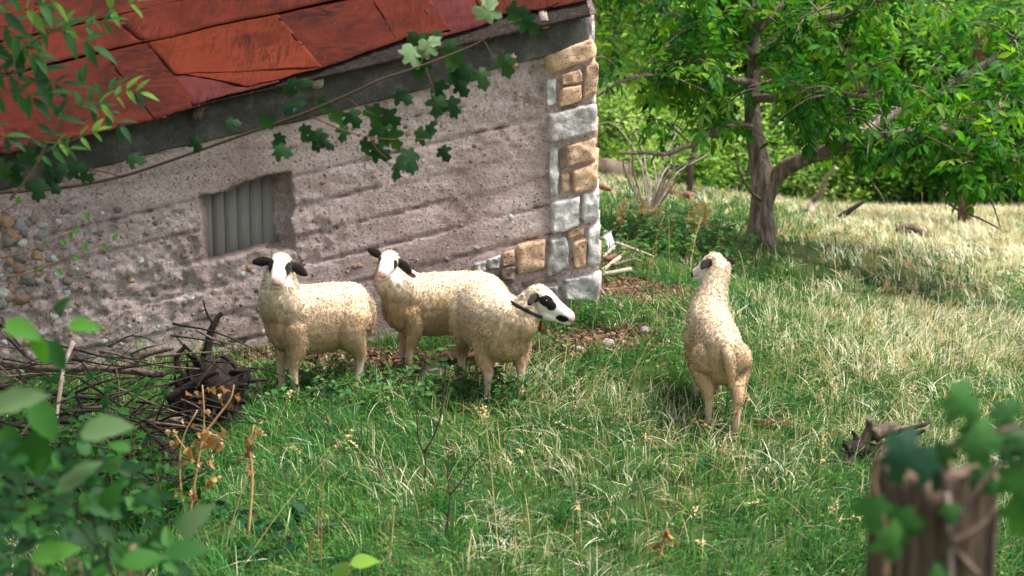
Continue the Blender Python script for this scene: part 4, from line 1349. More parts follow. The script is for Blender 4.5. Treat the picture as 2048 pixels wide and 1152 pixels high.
# ------------------------------------------------------------------ grass (nobody could count it)
def in_shed(x, y):
    p = np.stack([x, y, np.zeros_like(x)], 1) - O0
    s, n = p @ WS, p @ WN
    return (n < 0.03) & (n > -DEPTH) & (s > S_LEFT) & (s < WLEN + 0.02)

def dryness(x, y):
    u, v_, d = proj(np.stack([x, y, g(x, y)], 1))
    far = np.clip((d - 10.5) / 3.5, 0, 1) * np.clip((u - 1480) / 200, 0, 1)
    far = np.maximum(far, np.clip((d - 15) / 4, 0, 1) * .8)
    mid = np.exp(-((u - 1450) / 420) ** 2 - ((v_ - 930) / 95) ** 2) * .38
    mid2 = np.exp(-((u - 1880) / 320) ** 2 - ((v_ - 690) / 120) ** 2) * .7
    mid3 = np.exp(-((u - 1150) / 200) ** 2 - ((v_ - 800) / 60) ** 2) * .3
    return np.clip(.02 + far * .9 + mid + mid2 + mid3 + .34 * fbm(x * 1.3, y * 1.3, 11.0, 3), 0, 1)

def blades(X, Y, h, w, lean, ang, col, r):
    n = len(X)
    Z = g(X, Y)
    base = np.stack([X, Y, Z - .01], 1)
    hd = np.stack([np.cos(ang), np.sin(ang), np.zeros(n)], 1)
    roll = ang + np.pi / 2 + r.normal(0, .6, n)
    sd = np.stack([np.cos(roll), np.sin(roll), np.zeros(n)], 1)
    def pt(t):
        return base + np.array([0, 0, 1.0]) * (h * (t - .5 * np.clip(lean, 0, 1.4) * t ** 2.2))[:, None] + hd * (h * lean * t ** 1.7)[:, None]
    w = w[:, None]
    p1, p2, p3 = pt(.4), pt(.75), pt(1.0)
    V = np.stack([base - sd * w, base + sd * w, p1 - sd * w * .9, p1 + sd * w * .9, p2 - sd * w * .6, p2 + sd * w * .6, p3], 1).reshape(-1, 3)
    o = np.arange(n)[:, None] * 7
    return V, [np.vstack([o + [[0, 1, 3, 2]], o + [[2, 3, 5, 4]]]), o + [[4, 5, 6]]], np.repeat(col, 7, 0)

GC = np.array([[.036, .138, .030], [.058, .180, .038], [.022, .100, .030], [.095, .215, .046], [.034, .128, .048], [.145, .235, .066]])
DC = np.array([[.58, .50, .34], [.70, .64, .49], [.44, .31, .16], [.78, .74, .61], [.44, .41, .26]])
def grass_field(name, label, y0, y1, tufts, per, hgt, wid, seed, xm=.40, xo=.7):
    r = np.random.default_rng(seed)
    area = (xm * (y1 ** 2 - y0 ** 2) + 2 * xo * (y1 - y0))
    n = int(area * tufts)
    y = np.sqrt(r.uniform(y0 ** 2, y1 ** 2, n)); x = r.uniform(-1, 1, n) * (xm * y + xo)
    dmk = dirt_mask(x, y)
    keep = ~in_shed(x, y) & (r.random(n) > dmk * .93)
    u, v_, d = proj(np.stack([x, y, g(x, y)], 1))
    keep &= (d < 10.5) | (u > 1150) & (d < 40)
    x, y = x[keep], y[keep]
    n = len(x)
    dry = dryness(x, y)
    patch = .5 + .5 * fbm(x * .8, y * .8, 4.0, 3)
    th = hgt * r.uniform(.55, 1.3, n) * (.65 + .8 * patch)
    ta = r.uniform(0, 2 * np.pi, n) * .5 + (2.6 + 2.0 * vnoise(x * .7, y * .7, 2.0))
    tc = np.where((r.random(n) < dry)[:, None], DC[r.integers(0, 5, n)], GC[r.integers(0, 6, n)] * (.75 + .5 * r.random((n, 1))))
    k = np.repeat(np.arange(n), per)
    m_ = len(k)
    X = x[k] + r.normal(0, .035, m_); Y = y[k] + r.normal(0, .035, m_)
    h = th[k] * r.uniform(.5, 1.25, m_)
    ang = ta[k] + r.normal(0, .9, m_)
    lean = np.abs(r.normal(.75, .4, m_))
    col = tc[k] * r.uniform(.75, 1.3, (m_, 1))
    sw = r.random(m_) < .12
    col[sw] = np.where((r.random(sw.sum()) < .3 + .5 * dry[k][sw])[:, None], DC[r.integers(0, 5, sw.sum())], GC[r.integers(0, 6, sw.sum())])
    V, F, C = blades(X, Y, h, wid * r.uniform(.6, 1.3, m_), lean, ang, col, r)
    o = obj(name, V, F, M['grass'], None, True, C)
    tag(o, label, 'grass', kind='stuff')
    print(name, m_)
grass_field('grass', 'tangled green and straw meadow grass around the sheep', 4.9, 10.6, 350, 9, .16, .0027, 31)
grass_field('grass', 'pale dry grass of the sunny field beyond the walnut tree', 10.6, 30.0, 62, 9, .135, .0048, 32, .40, .5)

# clover and other small leaves between the blades
r = np.random.default_rng(41)
n = 52000
y = np.sqrt(r.uniform(5.0 ** 2, 12.0 ** 2, n)); x = r.uniform(-1, 1, n) * (.40 * y + .5)
pt = fbm(x * 1.6, y * 1.6, 21.0, 3)
keep = (pt > -.12 + r.normal(0, .15, n)) & ~in_shed(x, y) & (r.random(n) > dirt_mask(x, y) * .85) & (dryness(x, y) < .75)
x, y = x[keep], y[keep]; n = len(x)
P = np.stack([x, y, g(x, y) + r.uniform(.01, .075, n)], 1)
V, F, C = quad_leaves(P, r.uniform(.016, .036, n), GC[r.integers(0, 6, n)] * r.uniform(.7, 1.35, (n, 1)), r, up=1.0)
tag(obj('ground_cover', V, F, M['grass'], None, True, C), 'small clover and weed leaves mixed into the grass', 'ground cover', kind='stuff')

# litter of chips and dead leaves on the bare soil
n = 9000
P = []
for c, rx, ry in DIRT:
    k = n // len(DIRT)
    a_ = r.uniform(0, 6.28, k); q_ = np.sqrt(r.random(k)) * 1.15
    P.append(np.stack([c[0] + np.cos(a_) * q_ * rx, c[1] + np.sin(a_) * q_ * ry], 1))
P = np.vstack(P); P = P[~in_shed(P[:, 0], P[:, 1])]
P = np.column_stack([P, g(P[:, 0], P[:, 1]) + .012]); n = len(P)
lc = np.array([[.20, .10, .065], [.13, .065, .045], [.28, .18, .13], [.36, .26, .2], [.09, .05, .035]])
V, F, C = quad_leaves(P, r.uniform(.014, .05, n), lc[r.integers(0, 5, n)] * r.uniform(.7, 1.3, (n, 1)), r, up=1.5)
tag(obj('leaf_litter', V, F, M['dryleaf'], None, True, C), 'brown leaf litter and chips on the bare soil by the wall', 'leaf litter', kind='stuff')

# ------------------------------------------------------------------ small helpers for sticks and plants
def stick(name, pts, r0, r1, mat, label=None, cat=None, group=None, parent=None, n=8, rough=.12, wob=.012, m=None):
    P = spline(np.array(pts, float), m or max(8, 5 * len(pts)))
    sd = random.uniform(0, 50)
    P = P + wob * np.column_stack([vnoise(P[:, 0] * 6 + sd, P[:, 2] * 6), vnoise(P[:, 1] * 6 + sd, P[:, 2] * 6 + 9), vnoise(P[:, 0] * 6 + sd, P[:, 1] * 6 + 4)])
    V, F = tube(P, np.linspace(r0, r1, len(P)), n, rough, 14, sd)
    o = obj(name, V, F, M[mat], parent, True, np.repeat([[.2, .13, .08]], len(V), 0))
    if label: tag(o, label, cat, group)
    return P

def stone(name, p, size, col, label, group=None, seed=0, squash=.6):
    n, k = 12, 8
    th = np.linspace(0, 2 * np.pi, n, endpoint=False); ph = np.linspace(-1.35, 1.5, k)
    T, Ph = np.meshgrid(th, ph)
    D = np.stack([np.cos(T) * np.cos(Ph), np.sin(T) * np.cos(Ph), np.sin(Ph) * squash], -1)
    q = D * (1 + .55 * fbm(D[..., 0] * 1.7 + seed, D[..., 1] * 1.7, D[..., 2] * 1.7 + seed, 3))[..., None]
    V = (np.asarray(p) + q.reshape(-1, 3) * size + [0, 0, size * squash * .35])
    i, j = np.meshgrid(np.arange(k - 1), np.arange(n), indexing='ij')
    a, b_ = i * n + j, i * n + (j + 1) % n
    V = np.vstack([V, V[:n].mean(0), V[-n:].mean(0)])
    jn = np.arange(n)
    F = [np.stack([a, b_, b_ + n, a + n], -1).reshape(-1, 4), np.vstack([np.stack([np.full(n, k * n), (jn + 1) % n, jn], -1), np.stack([np.full(n, k * n + 1), (k - 1) * n + jn, (k - 1) * n + (jn + 1) % n], -1)])]
    o = obj(name, V, F, M['stone'], None, False, np.array(col) * (1 + .2 * fbm(V[:, 0] * 20, V[:, 1] * 20, V[:, 2] * 20, 2))[:, None])
    tag(o, label, 'stone', group)

def up(p, h): return np.asarray(p, float) + [0, 0, h]

# ------------------------------------------------------------------ stones in the grass beside the shed
for k, (u, v_, s, c, lab) in enumerate([
        (1290, 668, .04, (.27, .23, .215), 'pale angular stone in the grass right of the collared sheep'),
        (1157, 708, .035, (.30, .28, .265), 'pale upright stone just below the collared sheep chin'),
        (1363, 637, .024, (.30, .265, .235), 'small pale stone left of the lone sheep neck'),
        (1085, 742, .035, (.34, .32, .30), 'flat grey stone near the collared sheep front legs'),
        (1215, 690, .04, (.38, .33, .31), 'grey stone lying between two bigger pale ones in the grass'),
        (1330, 690, .03, (.45, .36, .32), 'small brown stone left of the lone sheep back'),
        (868, 752, .10, (.33, .28, .26), 'wide flat slab in the soil between the sheep legs'),
        (1240, 622, .035, (.40, .30, .25), 'small brown stone on the bare soil by the shed corner')]):
    stone('stone', gp(u, v_), s, c, lab, None, k * 5.1, .45 if 'flat' in lab else .75)
for k in range(14):
    stone('stone', gp(random.uniform(760, 920), random.uniform(700, 770)), random.uniform(.014, .028), random.choice([(.3, .2, .16), (.4, .3, .26), (.22, .14, .11)]),
          'small reddish stone in the trodden soil behind the sheep legs', 'small stones in the trodden soil', 30 + k, .7)

# ------------------------------------------------------------------ wood scraps and white bag at the shed corner
for k, (a_, b_, r0, mat, lab) in enumerate([
        ((1205, 545, .02), (1282, 512, .07), .016, 'palewood', 'long pale split board leaning on the scrap heap'),
        ((1232, 508, .10), (1306, 527, .05), .014, 'palewood', 'grey plank slanting down at the right of the scrap heap'),
        ((1202, 550, .01), (1262, 546, .02), .018, 'palewood', 'pale round log at the foot of the scrap heap'),
        ((1205, 520, .03), (1240, 500, .06), .012, 'palewood', 'short bleached lath at the back of the scrap heap'),
        ((1210, 530, .05), (1250, 522, .06), .018, 'redwood', 'reddish rotten board in the middle of the scrap heap'),
        ((1225, 540, .04), (1275, 530, .05), .012, 'wood', 'brown stick across the front of the scrap heap')]):
    A, B = gp(a_[0], a_[1] + 14), gp(b_[0], b_[1] + 14)
    B = A + (B - A) * min(1.0, .45 / np.linalg.norm(B - A))
    stick('wood_scrap', [up(A, a_[2] + .04), np.array(up(A, a_[2] + .04)) * .5 + np.array(up(B, b_[2] + .05)) * .5, up(B, b_[2] + .05)], r0 * 1.25, r0, mat, lab, 'wood scrap', 'scrap wood by the shed corner', n=6, rough=.2, wob=.002)
bp = gp(1213, 508)
n = 10
T, Ph = np.meshgrid(np.linspace(0, 2 * np.pi, 14, endpoint=False), np.linspace(0, 1, n))
rad = (.06 + .012 * np.sin(T * 3 + 1)) * np.interp(Ph, [0, .2, .7, .88, 1], [.9, 1.05, .9, .5, .62]) * (1 + .35 * fbm(np.cos(T) * 3, np.sin(T) * 3, Ph * 5, 2))
V = np.stack([bp[0] + np.cos(T) * rad, bp[1] + np.sin(T) * rad, bp[2] + Ph * .19], -1).reshape(-1, 3)
i, j = np.meshgrid(np.arange(n - 1), np.arange(14), indexing='ij'); a, b_ = i * 14 + j, i * 14 + (j + 1) % 14
m, nt, b = new_mat('white_plastic'); b.inputs['Base Color'].default_value = (.72, .74, .76, 1); b.inputs['Roughness'].default_value = .4
M['plastic'] = m
V = V + .016 * np.column_stack([vnoise(V[:, 0] * 40, V[:, 2] * 40), vnoise(V[:, 1] * 40, V[:, 2] * 40 + 5), vnoise(V[:, 0] * 40, V[:, 1] * 40, 3)])
tag(obj('plastic_bag', V, np.stack([a, b_, b_ + 14, a + 14], -1).reshape(-1, 4), M['plastic']), 'crumpled white plastic bag standing beside the shed corner', 'bag')
# pipe end sticking out behind the corner
stick('dead_branch', [at(1186, 368, 11.5), at(1205, 373, 11.5), at(1224, 379, 11.5)], .022, .02, 'redwood', 'brown stub of wood poking out behind the shed corner', 'branch', m=6)

# ------------------------------------------------------------------ far field things
def ground_log(name, u0, v0, u1, v1, r0, r1, mat, lab, cat='log', lift=.5, bend=0.0):
    A, B = gp(u0, v0), gp(u1, v1)
    Mid = (A + B) / 2 + [0, 0, bend]
    return stick(name, [up(A, r0 * lift), up(Mid, (r0 + r1) * .5 * lift), up(B, r1 * lift)], r0, r1, mat, lab, cat, n=10, rough=.22, wob=.03)
ground_log('log', 1195, 356, 1330, 358, .17, .14, 'wood', 'brown fallen log lying in the shade behind the shed corner', lift=.7)
stone('boulder', gp(1285, 356), .36, (.42, .36, .35), 'grey weathered boulder at the right end of the fallen brown log', None, 77, .75)
ground_log('log', 1310, 388, 1388, 402, .07, .05, 'redwood', 'small mossy red log in the meadow left of the walnut trunk')
ground_log('dead_branch', 1796, 468, 1860, 476, .07, .04, 'wood', 'short dead branch lying alone on the pale sunny field', 'branch', bend=.06)
p = gp(1672, 440)
stick('dead_branch', [up(p, .0), up(p + [.15, 0, 0], .10), up(p + [.34, .05, 0], .22)], .045, .02, 'darkwood', 'dark forked twig lying on the field near the hanging branch', 'branch')
p = gp(1622, 430)
stick('dead_branch', [p, at(1626, 405, 19), at(1640, 385, 18.6), at(1655, 352, 18.2), at(1672, 335, 18)], .05, .022, 'palewood', 'pale crooked dead branch standing in the field right of the trunk', 'branch')
p = gp(1930, 452)
ts = empty('small_tree', Vector(p), 'short thick brown trunk standing in the far field at right', 'tree')
P = spline(np.array([up(p, -.1), up(p, .5), up(p + [.05, 0, 0], 1.3), up(p + [.1, 0, 0], 2.6)]), 14)
V, F = tube(P, np.linspace(.11, .07, 14), 12, .1, 6); obj('trunk', V, F, M['redwood'], ts)
rr = np.random.default_rng(5)
Pq = P[-1] + rr.normal(0, .45, (1500, 3)) * [1.4, 1, .7]
V, F, C = quad_leaves(Pq, rr.uniform(.08, .16, 1500), np.array(FG)[rr.integers(0, 4, 1500)], rr); obj('crown', V, F, M['leaf'], ts, True, C)
for k, (u, v_, top, r0, lab) in enumerate([(1383, 392, 250, .05, 'thin dark sapling trunk at the meadow edge left of the walnut'), (1482, 395, 330, .045, 'pale thin trunk close behind the walnut trunk on its left'), (1885, 415, 300, .05, 'thin trunk at the hedge behind the short thick trunk')]):
    p = gp(u, v_)
    d = proj(p)[2][0]
    t = empty('young_tree', Vector(p), lab, 'tree')
    tp = at(u + 18, top, d)
    P = spline(np.array([up(p, -.1), at(u - 3, (v_ * 2 + top) / 3, d), at(u + 6, (v_ + top * 2) / 3, d), tp, tp + [.1, 0, .9]]), 16)
    V, F = tube(P, np.linspace(r0, r0 * .4, 16), 8, .12, 8); obj('trunk', V, F, M['farbark'], t)
    Pq = np.repeat(P[9:], 120, 0) + rr.normal(0, .3, (7 * 120, 3))
    V, F, C = quad_leaves(Pq, rr.uniform(.07, .13, len(Pq)), np.array(FG + BRT)[rr.integers(0, 8, len(Pq))], rr); obj('crown', V, F, M['leaf'], t, True, C)
# bare pale shrub left of the tree
p = on(1300, 420, 14.5)
sh = empty('bare_shrub', Vector(p), 'leafless grey shrub with arching twigs left of the walnut tree', 'shrub')
for k in range(14):
    e = at(random.uniform(1230, 1420), random.uniform(250, 330), 14.5 + random.uniform(-.5, .5))
    stick('twig', [p, (p * .5 + e * .5) + [random.uniform(-.1, .1), 0, .12], e, e + [random.uniform(-.25, .25), 0, random.uniform(-.05, .15)]], .012, .003, 'palewood', parent=sh, n=5)

# ------------------------------------------------------------------ stalks, seedheads, dry stems in the grass
def stalk(p, h, lean, ang, r0, col, name, label, cat, group, head=False, bend=1.0):
    p = np.asarray(p, float)
    hd = np.array([math.cos(ang), math.sin(ang), 0])
    t = np.linspace(0, 1, 8)[:, None]
    P = p + [0, 0, -.02] + np.array([0, 0, 1.0]) * h * (t - .35 * lean * t ** 2) + hd * h * lean * t ** (1 + bend)
    mbx = MB()
    V, F = tube(P, np.linspace(r0, r0 * .45, 8), 5); mbx.add(V, F, col)
    if head:
        rr = np.random.default_rng(int(abs(p[0]) * 1e5) % 9999)
        n = 26
        q = P[-1] + (P[-1] - P[-2]) * rr.uniform(-1.1, .6, (n, 1)) + rr.normal(0, .004, (n, 3))
        V, F, C = quad_leaves(q, np.full(n, .016), np.repeat([np.array(col) * 1.1], n, 0), rr); mbx.add(V, F, C)
    o = mbx.build(name, M['stem'])
    tag(o, label, cat, group)
STRAW, RUST, OLIVE = (.50, .38, .19), (.26, .13, .06), (.16, .17, .06)
# stalks one can tell apart: (base u,v) (top u,v)
def stalk_px(u0, v0, u1, v1, r0, col, label, name='dry_stalk', cat='stalk', group=None, head=False, dd=0.0):
    p = gp(u0, v0)
    d = proj(p)[2][0]
    e = at(u1, v1, d + dd)
    mid = (p + e) / 2 + np.array([0, 0, .04]) * np.linalg.norm(e - p)
    P = spline(np.array([p - [0, 0, .02], mid, e]), 10)
    mbx = MB(); V, F = tube(P, np.linspace(r0, r0 * .4, 10), 5); mbx.add(V, F, col)
    if head:
        rr = np.random.default_rng(int(u0))
        q = P[-1] + (P[-1] - P[-2]) * rr.uniform(-1.2, .3, (30, 1)) + rr.normal(0, .004, (30, 3))
        V, F, C = quad_leaves(q, np.full(30, .018), np.repeat([np.array(col) * 1.1], 30, 0), rr); mbx.add(V, F, C)
    tag(mbx.build(name, M['stem']), label, cat, group)
for s_ in [((1422, 975), (1478, 815), .0028, RUST, 'tall rusty stalk rising in front of the lone sheep hind leg', True), ((1482, 880), (1495, 790), .0025, STRAW, 'straw stalk against the lone sheep right foot', True),
           ((1000, 1150), (970, 820), .0026, STRAW, 'long curving straw stalk at centre below the collared sheep', True), ((640, 1150), (648, 930), .0032, RUST, 'thin upright rusty stalk in the lower middle left', False),
           ((637, 1120), (636, 1015), .0045, RUST, 'short thick cut rusty stem in the lower middle left', False), ((610, 1150), (628, 1060), .004, RUST, 'slanted rusty stem next to the short thick one', False),
           ((780, 1140), (790, 1010), .0028, STRAW, 'straw stalk left of the dark twig plant', False), ((440, 1130), (508, 920), .0035, (.42, .25, .12), 'long pinkish brown stalk right of the withered plant', False),
           ((470, 1150), (700, 870), .003, STRAW, 'very long leaning straw stalk from lower left to the middle', True), ((1220, 860), (1300, 680), .0026, STRAW, 'straw stalk leaning right above the grass by the stones', False),
           ((1150, 850), (1300, 590), .0028, STRAW, 'long straw stalk slanting up towards the shed corner', False), ((1290, 1120), (1300, 1010), .003, RUST, 'dark upright stem beside the crumpled orange leaves', False),
           ((1700, 930), (1830, 770), .0026, STRAW, 'arching straw stalk with seed head over the right slope', True), ((1930, 760), (1990, 600), .0028, RUST, 'tall brown stalk at the right edge of the slope', False),
           ((1905, 750), (1920, 640), .0026, RUST, 'thin brown stalk left of the tall one at right', False), ((1612, 545), (1616, 485), .005, (.05, .035, .025), 'dark broken stem standing right of the walnut trunk', False),
           ((1335, 500), (1355, 410), .006, RUST, 'thick dry stem in the weeds behind the shed corner', False), ((505, 690), (507, 600), .0022, STRAW, 'thin straw stalk by the nearest sheep front leg', False),
           ((590, 745), (640, 670), .0025, (.42, .28, .1), 'golden grass head in front of the nearest sheep', True), ((640, 740), (720, 700), .002, STRAW, 'bent green straw head under the nearest sheep belly', True),
           ((1655, 860), (1665, 770), .002, STRAW, 'short straw stalk above the rotten log', True), ((1560, 870), (1570, 760), .002, RUST, 'brown stem right of the lone sheep', False),
           ((130, 610), (178, 505), .003, STRAW, 'single pale straw leaning against the rubble wall', False), ((1470, 590), (1480, 540), .002, RUST, 'thin stem beside the lone sheep head', False)]:
    stalk_px(*s_[0], *s_[1], s_[2], s_[3], s_[4], head=s_[5])
for k in range(90):
    u, v_ = random.uniform(1050, 1750), random.uniform(740, 1130)
    if k > 60: u, v_ = random.uniform(480, 1050), random.uniform(860, 1140)
    stalk(gp(u, v_), random.uniform(.16, .42), random.uniform(.2, 1.0), random.uniform(0, 6.28), .0016, random.choice([STRAW, STRAW, (.4, .27, .12), OLIVE]), 'grass_stalk',
          'thin dry grass stalk standing loose in the meadow', 'stalk', 'loose dry grass stalks in the meadow', head=k % 3 == 0)
for k in range(34):
    u, v_ = random.uniform(1230, 2040), random.uniform(420, 640)
    stalk(gp(u, v_), random.uniform(.25, .6), random.uniform(.05, .4), random.uniform(0, 6.28), .0035, random.choice([STRAW, RUST, (.4, .3, .14)]), 'weed_stalk',
          'upright dry weed stalk in the far meadow', 'stalk', 'upright dry weed stalks in the far meadow')
# pale mullein-like seed spikes behind the corner
for k, (u, v_, t) in enumerate([(1385, 478, 405), (1405, 472, 408), (1280, 480, 400), (1310, 475, 420), (1240, 470, 400)]):
    p = gp(u, v_); d = proj(p)[2][0]
    mbx = MB(); P = spline(np.array([p, at(u + 3, (v_ + t) / 2, d), at(u + 6, t, d)]), 8)
    V, F = tube(P, np.linspace(.010, .005, 8), 5); mbx.add(V, F, (.5, .36, .15))
    rr = np.random.default_rng(k); q = np.repeat(P[2:], 14, 0) + rr.normal(0, .026, (84, 3))
    V, F, C = quad_leaves(q, np.full(84, .055), np.repeat([(.70, .58, .30)], 84, 0), rr); mbx.add(V, F, C)
    tag(mbx.build('seed_spike', M['dryleaf']), 'pale yellow dry seed spike in the weeds, %s from the left' % nth([1385, 1405, 1280, 1310, 1240], k), 'weed', 'pale seed spikes left of the walnut')

# ------------------------------------------------------------------ leafy weeds
def weed(p, h, nst, lsize, cols, label, group, seed, spread=.12, dens=9, name='weed_plant', cat='weed'):
    rr = np.random.default_rng(seed)
    t = empty(name, Vector(p), label, cat, group)
    sm_, lf = MB(), MB()
    for k in range(nst):
        b0 = np.asarray(p) + [rr.normal(0, spread * .4), rr.normal(0, spread * .4), 0]
        b0[2] = gz(b0[0], b0[1]) - .01
        e = b0 + [rr.normal(0, spread), rr.normal(0, spread), h * rr.uniform(.55, 1.1)]
        P = spline(np.array([b0, (b0 + e) / 2 + rr.normal(0, .015, 3), e]), 8)
        V, F = tube(P, np.linspace(.003, .0012, 8), 4); sm_.add(V, F, (.10, .07, .03))
        n = dens
        pos = P[rr.integers(2, 8, n)] + rr.normal(0, .008, (n, 3))
        for q in pos:
            V, F = leaf_simple(1, rr.uniform(.55, .75), .15, .2, 5)
            d = unit(rr.normal(0, 1, 3) * [1, 1, .35]); nn = unit(rr.normal(0, .45, 3) + [0, 0, 1.0])
            nn = unit(nn - d * nn.dot(d)); s = lsize * rr.uniform(.6, 1.25)
            W = q + s * (V[:, :1] * d + V[:, 1:2] * np.cross(nn, d) + V[:, 2:] * nn)
            lf.add(W, F, np.array(cols[rr.integers(0, len(cols))]) * rr.uniform(.75, 1.25))
    sm_.build('stem', M['stem'], t)
    o = lf.build('foliage', M['leaf'], t)
    return t
WC = [(.07, .18, .065), (.09, .22, .08), (.055, .14, .06), (.12, .24, .085)]
wl = [(540, 760), (580, 790), (630, 770), (660, 800), (700, 810), (610, 820), (760, 790), (800, 770), (840, 800), (560, 825), (680, 775), (930, 790), (870, 815), (740, 820), (965, 803), (1003, 796), (1045, 800), (1022, 816), (590, 765), (720, 795)]
for k, (u, v_) in enumerate(wl):
    weed(gp(u, v_), .19, 9, .042, WC, 'low bright leafy weed at the feet of the sheep, %s from the left' % nth([q[0] for q in wl], k), 'leafy weeds at the feet of the sheep', 100 + k)
for k, (u, v_) in enumerate([(1110, 690), (1150, 650), (1140, 720), (1080, 780), (1190, 640), (1120, 790), (1175, 760), (1095, 720)]):
    k_ = nth([1110, 1150, 1140, 1080, 1190, 1120, 1175, 1095], k)
    weed(gp(u, v_), .16, 6, .034, WC, 'dark green weed growing below the corner stones, %s from the left' % k_, 'weeds below the corner stones', 130 + k)
for k in range(24):
    u, v_ = random.uniform(1215, 1480), random.uniform(430, 560)
    weed(gp(u, v_), random.uniform(.15, .35), 7, .05, WC, 'leafy weed in the rank growth between shed and walnut', 'rank weeds between shed and walnut', 160 + k, .16, 10)
for k, (u, v_) in enumerate([(1580, 800), (1540, 640), (1530, 690), (1960, 870), (1900, 820), (1990, 800), (1250, 880), (1120, 830), (1340, 790), (1600, 620), (1660, 680), (1750, 700)]):
    k_ = nth([1580, 1540, 1530, 1960, 1900, 1990, 1250, 1120, 1340, 1600, 1660, 1750], k)
    weed(gp(u, v_), .09, 7, .032, WC, 'small round clump of weed on the open slope, %s from the left' % k_, 'weed clumps on the open slope', 200 + k, .08)
for k, (u, v_) in enumerate([(30, 640), (90, 690), (160, 690), (200, 720), (300, 700), (360, 690), (250, 660), (40, 740), (130, 760), (320, 760), (400, 700)]):
    k_ = nth([30, 90, 160, 200, 300, 360, 250, 40, 130, 320, 400], k)
    weed(gp(u, v_ + 40), random.uniform(.15, .4), 5, .03, WC, 'thin weed rising through the brush along the wall, %s from the left' % k_, 'weeds in the brush at the wall', 230 + k, .14, 7)
for k, (u, v_) in enumerate([(520, 1080), (470, 1040), (560, 1120), (600, 1050), (640, 1090), (500, 1130)]):
    k_ = nth([520, 470, 560, 600, 640, 500], k)
    weed(gp(u, v_), .1, 4, .085, [(.03, .085, .04), (.04, .11, .045)], 'broad dark leaved plant in the lower left grass, %s from the left' % k_, 'broad leaved plants at lower left', 250 + k, .08, 5)

NET = [(.020, .08, .022), (.030, .11, .026), (.045, .145, .03), (.012, .05, .018)]
nl = [(20, 700), (70, 790), (130, 720), (40, 860), (110, 900), (180, 830), (200, 940), (260, 900), (150, 980), (60, 960), (300, 980), (250, 1010), (340, 900), (0, 780)]
for k, (u, v_) in enumerate(nl):
    weed(on(u, v_ + 60, 7.75 - (v_ - 640) / 260), random.uniform(.35, .6), 9, .055, NET, 'dark leafy weed growing through the brush heap, %s from the left' % nth([q[0] for q in nl], k), 'dark weeds in the brush heap', 270 + k, .17, 12)

# saplings with bare dark stems
def sapling(p, label, lines, leaves, seed, dcol=(.05, .032, .028)):
    rr = np.random.default_rng(seed)
    t = empty('sapling', Vector(p), label, 'sapling')
    mbx = MB()
    for pts, r0 in lines:
        V, F = tube(spline(np.array(pts), 12), np.linspace(r0, r0 * .4, 12), 6, .15, 40); mbx.add(V, F, dcol)
    mbx.build('stem', M['stem'], t)
    lm_ = leaf_meshes('leaf', lambda i: leaf_simple(1, .62, .12, .15, 6), [(.06, .16, .05), (.045, .12, .05), (.09, .2, .05)], M['leaf'])
    for q, s in leaves:
        d = unit(rr.normal(0, 1, 3) * [1, .6, .4]); link('leaf', lm_[rr.integers(0, 3)], t, leaf_matrix(q, d, rr.normal(0, .5, 3) + [0, -.4, 1.0], s))
p = gp(850, 975); d = proj(p)[2][0]; A = lambda u, v_: at(u, v_, d)
lv = [(A(random.gauss(880, 16), random.uniform(690, 760)), random.uniform(.03, .05)) for _ in range(26)] + [(A(random.gauss(838, 16), random.uniform(760, 830)), random.uniform(.03, .05)) for _ in range(14)] + [(A(862, 965), .06), (A(840, 975), .06), (A(868, 945), .05)]
sapling(p, 'slender dark sapling with small round leaves below the sheep', [([p, A(851, 920), A(848, 905)], .007), ([A(848, 905), A(868, 870), A(884, 820), A(890, 750), A(893, 700)], .006), ([A(848, 905), A(838, 880), A(834, 840), A(830, 780)], .005), ([A(872, 855), A(860, 830), A(845, 822)], .003)], lv, 3)
p = gp(890, 1085); d = proj(p)[2][0]
sapling(p, 'leafless dark forked twig standing in the foreground grass', [([p, A(897, 1030), A(900, 990)], .007), ([A(900, 990), A(896, 960), A(897, 900)], .004), ([A(900, 990), A(920, 965), A(945, 930), A(975, 895), A(981, 865)], .0045), ([A(900, 985), A(880, 975), A(856, 960)], .003), ([A(918, 968), A(935, 972), A(952, 965)], .003)], [(A(925, 955), .035), (A(935, 958), .03), (A(948, 965), .03)], 4)
# ------------------------------------------------------------------ withered plants with orange leaves
def withered(label, lines, spots, seed, d):
    rr = np.random.default_rng(seed)
    p = lines[0][0]
    t = empty('withered_plant', Vector(p), label, 'plant')
    mbx = MB()
    for pts in lines:
        V, F = tube(spline(np.array(pts), 12), np.linspace(.007, .003, 12), 6, .15, 30); mbx.add(V, F, (.42, .26, .12))
    mbx.build('stem', M['stem'], t)
    def crumple(i):
        V, F = leaf_simple(1, .7, .45, .5, 7)
        V = V + np.column_stack([.1 * vnoise(V[:, 0] * 5 + i, V[:, 1] * 9), .12 * vnoise(V[:, 0] * 6, V[:, 1] * 6 + i), .16 * vnoise(V[:, 0] * 6 + 3 * i, V[:, 1] * 8)])
        return V, F
    lm_ = leaf_meshes('leaf', crumple, [(.40, .23, .085), (.30, .15, .055), (.52, .37, .20), (.20, .10, .05)], M['dryleaf'])
    for (u, v_, s) in [(a + rr.normal(0, 7) * k, b_ + rr.normal(0, 9) * k, c_ * (.62 if k else .8)) for (a, b_, c_) in spots for k in (0, 1, 2)]:
        link('leaf', lm_[rr.integers(0, 4)], t, leaf_matrix(at(u, v_, d + rr.normal(0, .04)), unit(rr.normal(0, .5, 3) + [0, 0, -1.0]), rr.normal(0, 1, 3) + [0, -1.0, 0], .78 * s / F_PX * d))
p = gp(375, 1060); d = proj(p)[2][0]
